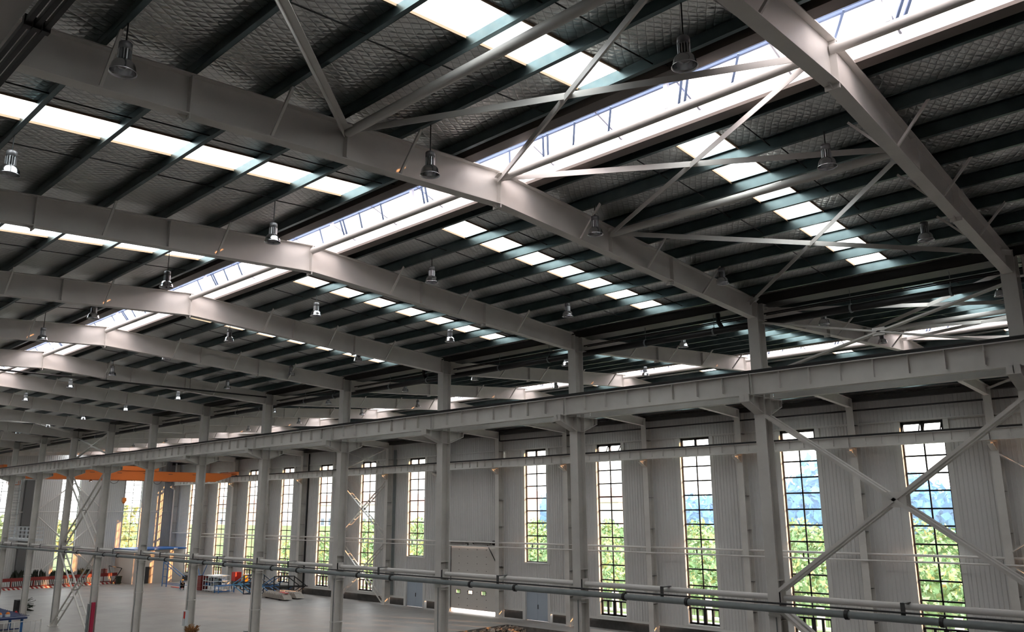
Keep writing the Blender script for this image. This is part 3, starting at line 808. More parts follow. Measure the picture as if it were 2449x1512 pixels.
# downpipes and cable trays beside wall columns
mm = MB(); mm.tube((FX(10)+.55, 53.9, 0), (FX(10)+.55, 53.9, 15.6), .09, 12)
tag(mm.build('downpipe', 'black_iron'), 'black downpipe on the window wall behind the toothed concrete beams', 'pipe', kind='thing')
for i, lab in ((5, 'grey vertical conduit on the window wall right of the right short window'), (8, 'grey vertical conduit on the window wall right of the laced cross')):
    for q in range(4):
        mm = MB(); mm.tube((FX(i)+.4+q*.12, 53.9, .9), (FX(i)+.4+q*.12, 53.9, 15.2), .035, 8)
        tag(mm.build('wall_conduit', 'pipe_grey'), lab, 'conduit', 'wall conduits %s' % ('by the short window' if i == 5 else 'by the laced cross'), 'thing')
mm = MB(); mm.box(FX(5)+.55, FX(5)+.95, 53.75, 53.95, 1.5, 2.2)
tag(mm.build('switch_box', 'pipe_grey'), 'grey switch box on the wall right of the right door', 'box', kind='thing')

# ---------------------------------------------------------------- high bay lamps
def make_lamp(label, drop):
    o = thing('high_bay_lamp', label, 'lamp', (0, 0, 0), 'high bay lamps')
    MB().tube((0, 0, .5), (0, 0, .5+drop), .012, 8).build('cord', 'cord_black', o)
    MB().lathe([(.001, .5), (.085, .5), (.098, .485), (.098, .37), (.001, .37)], n=24).build('cap', 'lamp_body', o)
    MB().lathe([(.001, .37), (.062, .37), (.062, .19), (.001, .19)], n=16).build('core', 'lamp_core', o)
    m_ = MB()
    for k_ in range(14):
        a = 2*PI*k_/14; c, s = math.cos(a), math.sin(a)
        m_.bar((c*.08, s*.08, .19), (c*.08, s*.08, .375), .016, .04, up=(c, s, 0))
    m_.build('fins', 'lamp_fin', o)
    pr = [(.1, .195), (.125, .185), (.152, .155), (.17, .12), (.182, .07), (.192, .02), (.205, .0)]
    m_ = MB().lathe(pr+[(.2, -.004)]+[(r-.008, z+.002) for r, z in pr[::-1][1:]]+[(.05, .18)], n=32)
    m_.build('reflector', 'lamp_metal', o)
    return o
rowsL = [
 ('leftmost row of the near roof', 4.05, YA, [-11.93, -17.44]),
 ('row left of the near skylight', 10.05, YA, [-5.92, -11.87, -17.9, -23.97, -29.76, -35.0]),
 ('row right of the near skylight', 16.05, YA, [-6.25, -12.35, -18.78, -25.18, -31.6, -37.5, -43.9, -49.9, -57.7]),
 ('row nearest the middle columns', 22.05, YA, [-6.25, -12.14, -18.32, -24.6, -30.9, -36.6, -43.2, -49.4, -57.3, -65.0, -72.6, -80.2]),
 ('row just beyond the middle columns', 29.28, YB, [-6.3, -12.1, -18.1, -24.5, -30.7, -36.4, -44.0, -50.5]),
 ('row before the far skylight', 36.78, YB, [-12.7, -25.2, -31.6, -37.4, -44.3, -50.8, -59.4, -67.6, -84.2, -92.3]),
 ('row along the window wall', 48.78, YB, [-17.75, -29.6, -35.0, -47.5, -63.3, -79.1, -94.7]),
]
lamp0 = None
for txt, y, yr, xs in rowsL:
    drop = {4.05: .35, 10.05: .62, 16.05: .30, 22.05: .05, 29.28: .08, 36.78: .16, 48.78: .05}[y]
    zt = zr(y, yr)+.02
    first = None
    for n_, x in enumerate(xs):
        lab = '%s high bay lamp from the right, in the %s' % (ORD[n_], txt)
        z = zt-.5-drop
        if first is None:
            first = make_lamp(lab, drop); first.location = (x, y, z)
        else: dup(first, (x, y, z), lab)

# ---------------------------------------------------------------- orange travelling crane
cr = thing('bridge_crane', 'orange travelling crane bridging the far bay near the end wall', 'crane', (-100.6, 26.5, 13.5))
def cbox(mb, x0, x1): 
    mb.prism([(.3, -.15), (1.4, -.72), (23.8, -.72), (25.9, -.05), (25.9, .28), (.3, .28)], 0, x0, x1)
m_ = MB(); cbox(m_, .35, .8); m_.build('main_girder', 'crane_orange', cr)
m_ = MB(); cbox(m_, -1.9, -1.45); m_.build('main_girder', 'crane_orange', cr)
for x0, x1 in ((.3, .85), (-1.95, -1.4)):
    m_ = MB(); m_.box(x0, x1, .3, 25.9, .28, .32); m_.box(x0, x1, 1.4, 23.8, -.75, -.72); m_.build('girder_flange', 'crane_orange', cr)
for y in (0, 26.35):
    m_ = MB(); m_.box(-2.6, 1.5, y-.18, y+.18, .12, .55); m_.build('end_carriage', 'crane_orange', cr)
    m_ = MB()
    for x in (-2.3, 1.2): m_.tube((x, y-.06, .16), (x, y+.06, .16), .2, 16)
    m_.build('wheel', 'crane_dark', cr)
m_ = MB(); m_.prism([(10.6, .34), (12.0, .85), (16.5, .85), (16.5, .34)], 0, -1.7, .9); m_.build('trolley', 'crane_orange', cr)
m_ = MB(); m_.tube((-.4, 12.6, 1.0), (-.4, 15, 1.0), .2, 14); m_.box(-1.2, .2, 15.1, 15.9, .85, 1.2); m_.box(-.9, .4, 11.8, 12.3, .85, 1.1); m_.build('hoist_drum', 'crane_dark', cr)
m_ = MB()
for s in (-.1, .1): m_.tube((-.2+s, 13.2, .5), (-.2+s, 13.2, -2.75), .015, 6)
m_.build('hoist_rope', 'crane_dark', cr)
m_ = MB(); m_.box(-.4, 0, 13.0, 13.4, -3.2, -2.75); m_.ball((-.2, 13.2, -3.25), .18, 10, 8); m_.build('hook_block', 'orange_plastic', cr)
m_ = MB()
for y in range(3, 24, 3): m_.box(.8, .83, y-.25, y+.25, .02, .07)
m_.build('cable_clip', 'crane_dark', cr)
m_ = MB()
for yc in (11.4, 13.9, 16.4):
    pts = [(1.0, yc-.55, -.75), (1.0, yc-.3, -1.1), (1.0, yc, -1.2), (1.0, yc+.3, -1.1), (1.0, yc+.55, -.75)]; m_.path(pts, .025, 6)
m_.build('festoon_cable', 'crane_dark', cr)
for y in (9.0, 21.5):
    m_ = MB(); m_.lathe([(.02, .25), (.1, .2), (.2, 0)], (.6, y, -1.0), 14); m_.build('crane_lamp', 'lamp_metal', cr)
m_ = MB(); 
for x in (.95, 1.5): m_.bar((x, .5, -1.5), (x, .5, .1), .05, .05); m_.bar((x, 1.6, -1.5), (x, 1.6, .1), .05, .05)
for z in (-1.5, -1.0, -.5): m_.bar((.95, .5, z), (.95, 1.6, z), .04, .04); m_.bar((1.5, .5, z), (1.5, 1.6, z), .04, .04)
m_.build('service_cage', 'crane_orange', cr)

# ---------------------------------------------------------------- far end: box room, fence, ladder, platform
br = thing('box_room', 'white box room with a blue roof in the far corner', 'room', (0, 0, 0))
m_ = MB(); m_.box(XE+.55, -113.0, 46.5, 46.6, 0, 4.25); m_.build('side_wall', 'box_room_wall', br)
m_ = MB(); m_.box(-113.1, -113.0, 46.6, YW-.75, 0, 4.25); m_.build('front_wall', 'box_room_wall', br)
m_ = MB(); m_.box(XE+.6, -112.4, 46.2, YW-.75, 4.25, 4.42); m_.build('roof', 'roof_blue', br)
m_ = MB(); m_.box(-113.0, -112.96, 48.0, 48.9, 0, 2.1); m_.build('door', 'black_iron', br)

fn = thing('barrier_fence', 'dark red barrier fence with pale pickets before the end wall', 'fence', (-116.6, 0, 0))
def fence_bay(y0, y1):
    m_ = MB(); m_.box(-.03, .03, y0, y1, .95, 1.35); m_.box(-.03, .03, y0, y1, .25, .35); m_.build('rail', 'dark_red', fn)
    m_ = MB(); y = y0+.1
    while y < y1-.05: m_.box(-.02, .02, y-.035, y+.035, .33, .97); y += .2
    m_.build('pickets', 'white_paint', fn)
    m_ = MB(); m_.box(-.06, .06, y0-.06, y0+.06, 0, 1.4); m_.build('post', 'dark_red', fn)
for q in range(6): fence_bay(31.0+q*2.5, 33.5+q*2.5)
m_ = MB(); m_.box(-116.4, -116.1, 30.5, 46.0, 0, .22)
tag(m_.build('striped_kerb', 'stripes'), 'red and white striped kerb below the barrier fence', 'kerb', kind='thing')
def bush(name, c, r, n, m, label, cat='plant', squash=.9, kind='thing', group=None):
    m_ = MB()
    for k_ in range(n):
        a = random.uniform(0, 2*PI); rr = r*math.sqrt(random.random())*.8
        s = r*random.uniform(.3, .55)
        m_.ball((c[0]+rr*math.cos(a), c[1]+rr*math.sin(a), c[2]+s*.7+random.random()*r*squash), s, 9, 6)
    o = m_.build(name, m); return tag(o, label, cat, group, kind)
dk = [(31.5, .9), (34.9, 1.1), (36.6, 1.0), (38.9, .6), (40.4, .6), (42.3, .8)]
for q, (y, r) in enumerate(dk):
    m_ = MB()
    for k_ in range(70):
        a = random.uniform(0, 2*PI); rr = r*math.sqrt(random.random())*1.0
        hgt = random.uniform(1.3, 1.75+r*.55)
        bx, by = -118.0+rr*.5*math.cos(a), y+rr*math.sin(a)
        m_.add([(bx-.12, by, .1), (bx+.12, by, .1), (bx+.1, by+.2, hgt*.6), (bx+random.uniform(-.3, .3), by+random.uniform(-.3, .3), hgt), (bx-.12, by-.18, hgt*.6)], [(0,1,2),(0,2,4),(2,3,4),(1,2,3)])
    m_.lathe([(.01, 0), (.3, 0), (.36, .45), (.01, .45)], (-118.0, y, 0), 12)
    tag(m_.build('dark_shrub', 'dark_leaf'), 'dark potted shrub behind the barrier fence, %s from the left' % ORD[q], 'plant', 'shrubs behind the fence', 'thing')
m_ = MB()
for s in (-.5, .5): m_.box(-117.45, -117.4, 36.2+s-.04, 36.2+s+.04, 0, 2.3)
m_.box(-117.45, -117.4, 35.7, 36.7, 2.2, 2.3)
tag(m_.build('sign_frame', 'white_paint'), 'white sign frame standing behind the barrier fence', 'frame', kind='thing')
# stack of dark frames right of the fence
m_ = MB()
for k_ in range(5): m_.box(-117.6, -116.9, 42.6+.1*k_, 44.8, 1.2+.0*k_+.14*k_, 1.27+.14*k_)
for yy in (42.8, 44.5): m_.box(-117.4, -117.2, yy, yy+.1, 0, 1.9)
tag(m_.build('timber_rack', 'dark_red'), 'dark red rack of stacked bars behind the fence', 'rack', kind='thing')
m_ = MB(); m_.bar((-116, 45.2, 0), (-116, 46.3, 1.9), .08, .08); m_.bar((-116, 46.3, 1.9), (-116, 44.6, 2.3), .08, .08); m_.bar((-116, 44.6, 2.3), (-116, 45.2, 0), .06, .06); m_.bar((-116, 45.2, .05), (-116, 46.4, .05), .1, .1)
tag(m_.build('scrap_frame', 'black_iron'), 'dark leaning metal frame at the right end of the fence', 'frame', kind='thing')
wb = thing('wheelie_bin', 'dark green waste bin beside the white box room', 'bin', (-114.5, 45.4, 0))
MB().prism([(-.22, .08), (.22, .08), (.3, .95), (-.3, .95)], 0, -.28, .28).build('body', 'dark_leaf', wb)
m_ = MB(); m_.box(-.32, .32, -.33, .33, .95, 1.03); m_.build('lid', 'dark_leaf', wb)
m_ = MB(); m_.tube((-.2, -.28, .09), (-.2, -.2, .09), .09, 12); m_.tube((-.2, .2, .09), (-.2, .28, .09), .09, 12); m_.build('wheel', 'black_iron', wb)

pf = thing('service_platform', 'white railed service platform on the leftmost middle column', 'platform', (0, 0, 0))
m_ = MB(); m_.box(-96.0, -87.6, 26.2, 27.4, 6.5, 6.68); m_.build('deck', 'shelf_white', pf)
m_ = MB()
for y in (26.22, 27.38):
    for z in (7.05, 7.4, 7.75): m_.bar((-96, y, z), (-87.6, y, z), .05, .05)
    for q in range(8): m_.bar((-96+q*1.2, y, 6.68), (-96+q*1.2, y, 7.75), .05, .05)
for z in (7.05, 7.4, 7.75): m_.bar((-87.6, 26.22, z), (-87.6, 27.38, z), .05, .05)
m_.build('railing', 'shelf_white', pf)
ld = thing('caged_ladder', 'tall caged ladder rising to the crane at the far left', 'ladder', (-94.6, 26.6, 6.7))
m_ = MB(); m_.bar((0, -.3, 0), (0, -.3, 6.3), .06, .06); m_.bar((0, .3, 0), (0, .3, 6.3), .06, .06); m_.build('rail', 'shelf_white', ld)
m_ = MB()
for k_ in range(20): m_.bar((0, -.3, .3+.3*k_), (0, .3, .3+.3*k_), .03, .03)
m_.build('rung', 'pipe_grey', ld)
m_ = MB()
for k_ in range(4):
    z = 2.2+k_*1.2; pts = [(.7*math.sin(PI*t/6), -.38*math.cos(PI*t/6), z) for t in range(7)]; m_.path(pts, .02, 6)
for t in (1, 3, 5): m_.bar((.7*math.sin(PI*t/6), -.38*math.cos(PI*t/6), 2.2), (.7*math.sin(PI*t/6), -.38*math.cos(PI*t/6), 5.8), .03, .03)
m_.build('cage', 'pipe_grey', ld)

# ---------------------------------------------------------------- things on the floor of the far bay
def frame_box(mb, x0, x1, y0, y1, z0, z1, t=.06):
    for x in (x0, x1):
        for y in (y0, y1): mb.bar((x, y, z0), (x, y, z1), t, t)
    for z in (z0, z1):
        for x in (x0, x1): mb.bar((x, y0, z), (x, y1, z), t, t)
        for y in (y0, y1): mb.bar((x0, y, z), (x1, y, z), t, t)
rk = thing('storage_rack', 'white three tier storage rack on the floor left of the red cabinet', 'rack', (-95.9, 49.4, 0), rz=R(-2))
m_ = MB()
for x in (-1.4, -.75, .0, .7, 1.4):
    for y in (-1.0, 0, 1.0):
        if abs(x) > 1.3 or abs(y) > .9: m_.bar((x, y, 0), (x, y, 1.75), .05, .05)
m_.build('upright', 'shelf_white', rk)
for z in (.12, .62, 1.15, 1.75):
    m_ = MB(); m_.box(-1.42, 1.42, -1.02, 1.02, z-.03, z+.02); m_.build('shelf', 'shelf_white', rk)
n_ = 0
for z in (.64, 1.17):
    for x in (-1.0, -.3, .5, 1.0):
        for y in (-.6, .3):
            h = random.uniform(.2, .38); m_ = MB(); m_.box(x-.18, x+.18, y-.25, y+.25, z, z+h)
            tag(m_.build('parts_box', random.choice(['dark_navy', 'pipe_grey', 'blue_paint']), None, (-95.9, 49.4, 0)), 'dark parts box standing on a shelf of the white storage rack', 'box', 'boxes on the white storage rack', 'thing'); n_ += 1
for k_ in range(4):
    m_ = MB(); m_.box(-98.6, -97.6, 48.3, 49.2, .02+k_*.42, .42+k_*.42); m_.box(-98.62, -97.58, 48.28, 49.22, .36+k_*.42, .42+k_*.42)
    tag(m_.build('crate', 'dark_red'), 'dark red crate left of the white rack, %s in its stack' % ['lowest', 'second from below', 'second from above', 'topmost'][k_], 'crate', 'stack of dark red crates', 'thing')
bn = thing('work_bench', 'low blue steel bench in front of the white storage rack', 'bench', (-93.1, 49.0, 0))
for x in (-.45, .45):
    for y in (-.95, .95):
        m_ = MB(); m_.bar((x, y, 0), (x, y, .75), .09, .09); m_.build('leg', 'blue_paint', bn)
m_ = MB(); m_.box(-.5, .5, -1.05, 1.05, .75, .83); m_.build('top', 'blue_paint', bn)
m_ = MB(); m_.bar((.45, -.95, .15), (.45, .95, .15), .06, .06); m_.bar((-.45, -.95, .15), (-.45, .95, .15), .06, .06); m_.build('stretcher', 'blue_paint', bn)
rc = thing('red_cabinet', 'bright red cabinet on legs against the window wall', 'cabinet', (-96.6, 52.3, 0))
m_ = MB(); m_.box(-.45, .45, -.4, .4, .95, 1.95); m_.build('body', 'red_paint', rc)
m_ = MB(); m_.box(.45, .47, -.36, .36, 1.0, 1.9); m_.build('door', 'red_paint', rc)
for x in (-.4, .4):
    for y in (-.35, .35): m_ = MB(); m_.bar((x, y, 0), (x, y, .95), .06, .06); m_.build('leg', 'black_iron', rc)
yd = thing('yellow_drum', 'yellow drum on a dark stand right of the red cabinet', 'drum', (-94.6, 52.4, 0))
MB().lathe([(.01, 1.75), (.3, 1.75), (.32, 1.6), (.32, .95), (.01, .95)], n=18).build('body', 'yellow_plastic', yd)
m_ = MB(); frame_box(m_, -.35, .35, -.35, .35, .04, .95, .06); m_.build('stand', 'crane_dark', yd)
# blue steel jig frames
def jig(loc, label, rz, mats):
    o = thing('steel_jig_frame', label, 'frame', loc, 'blue jig frames', rz=rz)
    a, b = mats
    m_ = MB(); frame_box(m_, -.6, .6, -.9, .9, .04, 2.05, .09); m_.bar((-.6, -.9, 1.0), (-.6, .9, 1.0), .08, .08); m_.bar((.6, -.9, 1.0), (.6, .9, 1.0), .08, .08); m_.build('main_frame', b, o)
    for s in (-1, 1):
        m_ = MB(); m_.bar((s*.6, -.9, 2.0), (s*.6, -2.4, 1.05), .08, .08); m_.bar((s*.6, -.9, .1), (s*.6, -2.4, 1.0), .08, .08); m_.bar((s*.6, -2.5, 1.02), (s*.6, -.9, 1.02), .1, .1); m_.build('cantilever', a, o)
        m_ = MB(); m_.bar((s*.6, .9, 2.0), (s*.6, 2.4, 1.05), .08, .08); m_.bar((s*.6, .9, .1), (s*.6, 2.3, 1.0), .08, .08); m_.bar((s*.6, 2.6, 1.02), (s*.6, .9, 1.02), .1, .1); m_.build('cantilever', b, o)
    m_ = MB(); m_.bar((-.6, -.9, .1), (-.6, .9, 1.0), .06, .06); m_.bar((.6, -.9, 1.0), (.6, .9, 2.0), .06, .06); m_.bar((.6, .9, .1), (.6, -.9, 1.0), .06, .06); m_.build('diagonal', a, o)
    return o
jig((-89.0, 50.4, 0), 'blue and black steel jig frame right of the white storage rack', R(-62), ('light_blue_paint', 'dark_navy'))
jig((-84.6, 51.6, 0), 'blue and black steel jig frame behind the toothed concrete beams', R(-62), ('blue_paint', 'black_iron'))
# toothed concrete beams on the floor
def toothed(loc, label, rz):
    o = thing('concrete_beam', label, 'beam', loc, 'toothed concrete beams', rz=rz)
    m_ = MB(); m_.prism([(-2.9, .12), (-2.4, .5), (2.4, .5), (2.9, .12), (2.7, .1), (-2.7, .1)], 1, -.45, .45); m_.build('body', 'concrete_beam', o)
    m_ = MB()
    for k_ in range(11):
        x = -2.3+k_*.42; m_.prism([(x, .5), (x+.2, .68), (x+.36, .5)], 1, -.45, .45)
    m_.build('teeth', 'concrete_beam', o)
    for s in (-1.6, 1.6): m_ = MB(); m_.box(s-.1, s+.1, -.5, .5, 0, .1); m_.build('skid', 'crane_dark', o)
    return o
toothed((-82.2, 49.3, 0), 'front toothed concrete beam lying on the floor by the wall', R(-6))
toothed((-82.6, 51.0, 0), 'rear toothed concrete beam lying against the blue frames', R(-6))
for x_, y_, l_ in ((-81.3, 49.4, 'left'), (-80.2, 49.15, 'right')):
    m_ = MB(); m_.box(x_-.3, x_+.3, y_-.2, y_+.2, .69, .73)
    tag(m_.build('red_cloth', 'red_paint'), '%s scrap of red cloth lying on the front concrete beam' % l_, 'cloth', 'red cloths on the concrete beam', 'thing')

# ladder frame with sloping rails and blue machine
lf = thing('ladder_frame', 'blue ladder frame with long sloping rails before the box room', 'frame', (0, 0, 0))
for x in (-107.1, -105.9):
    m_ = MB(); m_.bar((x, 47.9, 0), (x, 47.9, 3.0), .09, .09); m_.build('post', 'blue_paint', lf)
m_ = MB()
for z in (.35, 1.2, 2.1, 2.95): m_.bar((-107.1, 47.9, z), (-105.9, 47.9, z), .06, .06)
m_.build('rung', 'blue_paint', lf)
for x in (-107.1, -105.9):
    m_ = MB(); m_.bar((x, 47.9, 2.9), (x+4.9, 47.9, 1.45), .07, .07); m_.build('slope_rail', 'blue_paint', lf)
for z, yy in ((.35, 47.9), (.35, 48.7)):
    m_ = MB(); m_.bar((-107, yy, z), (-101.6, yy, z), .07, .07); m_.build('base_rail', 'blue_paint', lf)
m_ = MB(); m_.bar((-101.6, 47.7, 0), (-101.6, 47.7, .95), .08, .08); m_.bar((-101.6, 47.7, .95), (-100.4, 47.7, .95), .07, .07); m_.build('stand', 'blue_paint', lf)
mc = thing('blue_machine', 'light blue machine table behind the crouching worker', 'machine', (-99.6, 49.0, 0))
m_ = MB(); frame_box(m_, -.7, .7, -.5, .5, .04, 1.45, .09); m_.bar((-.7, -.5, .1), (.7, -.5, 1.4), .07, .07); m_.bar((.7, -.5, .1), (.7, .5, 1.4), .07, .07); m_.build('frame', 'light_blue_paint', mc)
m_ = MB(); m_.box(-.8, .8, -.6, .6, 1.45, 1.6); m_.build('table_top', 'light_blue_paint', mc)
m_ = MB(); m_.box(-.5, .5, -.4, .4, .75, 1.2); m_.build('motor', 'dark_navy', mc)
m_ = MB(); m_.bar((-.5, .3, 1.6), (-1.4, .3, 3.2), .06, .06); m_.bar((.3, .3, 1.6), (1.6, .3, 3.3), .06, .06); m_.build('feed_rail', 'blue_paint', mc)
m_ = MB(); m_.box(-105.0, -102.5, 48.1, 48.5, 0, .06)
tag(m_.build('red_plank', 'red_paint'), 'flat red bar on the floor under the ladder frame', 'bar', kind='thing')

# crouching worker
pw = thing('person', 'crouching person in black clothes and a yellow helmet by the blue machine', 'person', (-101.0, 47.75, 0), rz=R(-35))
def skin_obj(name, pts, edges, m, parent, lv=2):
    me = bpy.data.meshes.new(name); me.from_pydata([p[:3] for p in pts], edges, []); me.materials.append(MAT[m])
    o = bpy.data.objects.new(name, me); COL.objects.link(o); o.parent = parent
    sk = o.modifiers.new('skin', 'SKIN'); sk.use_smooth_shade = True
    lay = me.skin_vertices[0].data if me.skin_vertices else None
    if lay is None:
        bpy.context.view_layer.objects.active = o
        lay = me.skin_vertices[0].data
    for k_, p in enumerate(pts):
        r = p[3]; lay[k_].radius = (r, r) if not isinstance(r, tuple) else r
    lay[0].use_root = True
    ss = o.modifiers.new('sub', 'SUBSURF'); ss.levels = lv; ss.render_levels = lv
    return o
body_pts = [(0, 0, .34, .15), (.06, 0, .52, .15), (.14, 0, .72, .16), (.2, 0, .84, .07), (.24, 0, .93, .085), (.27, 0, 1.03, .09),
            (.16, .18, .76, .06), (.34, .22, .6, .045), (.52, .14, .5, .035),
            (.16, -.18, .76, .06), (.34, -.22, .6, .045), (.52, -.1, .48, .035),
            (.06, .11, .32, .09), (.40, .16, .46, .075), (.24, .15, .12, .055), (.36, .15, .05, .045),
            (.06, -.11, .32, .09), (.40, -.16, .46, .075), (.24, -.15, .12, .055), (.36, -.15, .05, .045)]
body_e = [(0,1),(1,2),(2,3),(3,4),(4,5),(2,6),(6,7),(7,8),(2,9),(9,10),(10,11),(0,12),(12,13),(13,14),(14,15),(0,16),(16,17),(17,18),(18,19)]
try:
    skin_obj('body', body_pts, body_e, 'skin', pw)
    skin_obj('clothing', [(0, 0, .34, .17), (.06, 0, .52, .175), (.14, 0, .72, .18), (.16, .18, .76, .08), (.34, .22, .6, .065), (.48, .16, .52, .055), (.16, -.18, .76, .08), (.34, -.22, .6, .065), (.48, -.12, .5, .055),
        (.06, .11, .32, .11), (.40, .16, .46, .095), (.25, .15, .14, .075), (.06, -.11, .32, .11), (.40, -.16, .46, .095), (.25, -.15, .14, .075)],
        [(0,1),(1,2),(2,3),(3,4),(4,5),(2,6),(6,7),(7,8),(0,9),(9,10),(10,11),(0,12),(12,13),(13,14)], 'cloth_black', pw)
except Exception as ex:
    print('skin failed', ex)
for s in (-1, 1):
    m_ = MB(); m_.box(.22, .48, s*.15-.05, s*.15+.05, 0, .09); m_.build('shoe', 'cloth_grey', pw)
    m_ = MB()
    for f in range(4): m_.bar((.50, s*.13+(.013*f-.02), .5), (.60-.006*abs(f-1.5), s*.12+(.014*f-.02), .47), .012, .012)
    m_.bar((.51, s*.1, .5), (.56, s*.08, .5), .014, .014); m_.build('fingers', 'skin', pw)
m_ = MB(); m_.ball((.28, 0, 1.07), .135, 16, 6, .9, 0); m_.lathe([(.135, .0), (.165, -.005), (.165, -.015), (.13, -.015)], (.29, 0, 1.07), 18); m_.build('helmet', 'yellow_plastic', pw)
m_ = MB(); m_.ball((.352, .03, 1.02), .011, 8, 6); m_.ball((.352, -.03, 1.02), .011, 8, 6); m_.build('eyes', 'cloth_black', pw)
m_ = MB(); m_.bar((.36, 0, 1.02), (.375, 0, .985), .022, .022); m_.build('nose', 'skin', pw)

# blue work table in the lower left with orange beacons, railing, plant, extinguishers, guards
tb = thing('work_table', 'long navy topped steel table in the lower left corner', 'table', (-76.4, 21.9, 0))
def Tt(x, y): return x, y
m_ = MB(); m_.prism([(2.6, .75), (-7.0, 1.25), (-7.0, -.1), (2.3, -1.9)], 2, 1.08, 1.22)
for k_ in range(14):
    x = -6+k_*.6; m_.bar((x, 1.1, 1.23), (x, -.3-.12*k_, 1.23), .1, .03)
m_.build('top', 'navy_paint', tb)
for x, y in ((2.2, .5), (2.0, -1.5), (1.4, -1.0), (-1.0, .6), (-1.0, -.9), (-4, .6)):
    m_ = MB(); m_.bar((x, y, 0), (x, y, 1.08), .16, .16); m_.build('leg', 'blue_paint', tb)
m_ = MB(); m_.bar((2.0, .5, .35), (2.0, -1.5, .35), .08, .08); m_.bar((2.0, -1.5, .6), (-1, -.9, .6), .08, .08); m_.build('brace', 'navy_paint', tb)
for q, (x, y) in enumerate(((-75.0, 21.05), (-75.0, 21.6))):
    b_ = thing('warning_beacon', 'orange beacon on a grey base on the navy table, '+['left one', 'right one'][q], 'beacon', (x, y, 1.22), 'orange beacons')
    m_ = MB(); m_.box(-.14, .14, -.14, .14, 0, .2); m_.build('base', 'shelf_white', b_)
    MB().ball((0, 0, .2), .15, 14, 6, 1.1, 0).build('dome', 'orange_plastic', b_)
rl = thing('guard_railing', 'white guard railing in the lower left corner', 'railing', (-72.7, 20, 0))
m_ = MB(); m_.bar((0, -1.5, 1.02), (0, 3.3, 1.02), .05, .05); m_.bar((0, -1.5, .12), (0, 3.3, .12), .05, .05); m_.build('rail', 'white_paint', rl)
m_ = MB()
for k_ in range(13): m_.bar((0, -1.4+k_*.36, .12), (0, -1.4+k_*.36, 1.02), .04, .04)
m_.build('balusters', 'white_paint', rl)
m_ = MB(); m_.bar((0, 3.3, 0), (0, 3.3, 1.1), .07, .07); m_.build('post', 'white_paint', rl)
dp = thing('twiggy_plant', 'dark box of tangled dry twigs on the floor left', 'plant', (-90.0, 26.9, 0))
m_ = MB(); m_.box(-.5, .5, -.45, .25, 0, 1.1); m_.build('box', 'cloth_black', dp)
m_ = MB()
for k_ in range(40):
    a = random.uniform(-1.2, 1.6); l = random.uniform(.5, 1.1); z = random.uniform(.2, 1.0)
    m_.bar((random.uniform(-.3, .3), .1, z), (random.uniform(-.5, .6)*1.0, .25+l*.9, max(.05, z+random.uniform(-.6, .4))), .035, .035)
m_.build('twigs', 'dark_leaf', dp)
ex0 = None
for q, (dx, dy) in enumerate(((-.35, -.5), (.0, -.5))):
    lab = 'red fire extinguisher at the foot of a middle column, %s one' % ('left', 'right')[q]
    e = thing('fire_extinguisher', lab, 'fire extinguisher', (FX(10)+.35+dx*.6, YC-.62+q*.0, 0), 'fire extinguishers')
    MB().lathe([(.001, 0), (.11, 0), (.12, .03), (.12, .5), (.08, .6), (.03, .62), (.03, .68), (.001, .68)], n=16).build('body', 'red_paint', e)
    m_ = MB(); m_.box(-.015, .015, -.1, .05, .68, .74); m_.path([(0, -.05, .68), (0, -.16, .6), (0, -.15, .2)], .014, 6); m_.build('hose', 'black_iron', e)
m_ = MB(); m_.box(FX(10)-.15, FX(10)+.75, YC-.8, YC-.42, 0, .015); m_.box(FX(10)-.15, FX(10)+.75, YC-.42, YC-.40, 0, .45)
tag(m_.build('extinguisher_tray', 'dark_red'), 'dark red tray holding the fire extinguishers', 'tray', kind='thing')
for i, l in ((11, 'the leftmost middle column'), (8, 'the column right of the ladder cross')):
    m_ = MB(); m_.box(FX(i)+.19, FX(i)+.34, YC-.2, YC+.05, 0, 2.4)
    tag(m_.build('column_guard', 'guard_red'), 'crimson guard strip on %s' % l, 'guard', 'crimson column guards', 'thing')
    m_ = MB(); m_.box(FX(i)-.17, FX(i)+.12, YC-.34, YC-.27, .1, 2.3)
    tag(m_.build('notice_panel', 'pipe_grey'), 'grey panel fixed on the front of %s' % l, 'panel', 'grey column panels', 'thing')
eb = thing('electrical_box', 'pale electrical box with red switch on the column behind the dried shrub', 'box', (FX(6)+.3, YC-.38, 2.1))
m_ = MB(); m_.box(-.22, .12, -.12, .1, 0, .9); m_.build('case', 'shelf_white', eb)
m_ = MB(); m_.box(.0, .13, -.16, -.12, .45, .85); m_.build('switch', 'red_paint', eb)
m_ = MB(); m_.box(FX(5)-.45, FX(5)-.2, YC-.4, YC-.25, 2.0, 2.45)
tag(m_.build('junction_box', 'pipe_grey'), 'small grey junction box on the fifth column from the right', 'box', kind='thing')
db = thing('dry_shrub', 'tall brown dried shrub before a middle column at the bottom edge', 'plant', (FX(6)+2.1, YC-.8, 0))
m_ = MB(); m_.lathe([(.001, 0), (.25, 0), (.3, .5), (.001, .5)], n=14); m_.build('pot', 'crane_dark', db)
m_ = MB()
for k_ in range(420):
    a = random.uniform(0, 2*PI); z0 = random.uniform(.4, 2.0); r = random.uniform(.2, .48)
    m_.bar((0, 0, z0), (r*math.cos(a), r*math.sin(a), z0+random.uniform(.1, .45)), .03, .03)
m_.build('twigs', 'dry_brush', db)
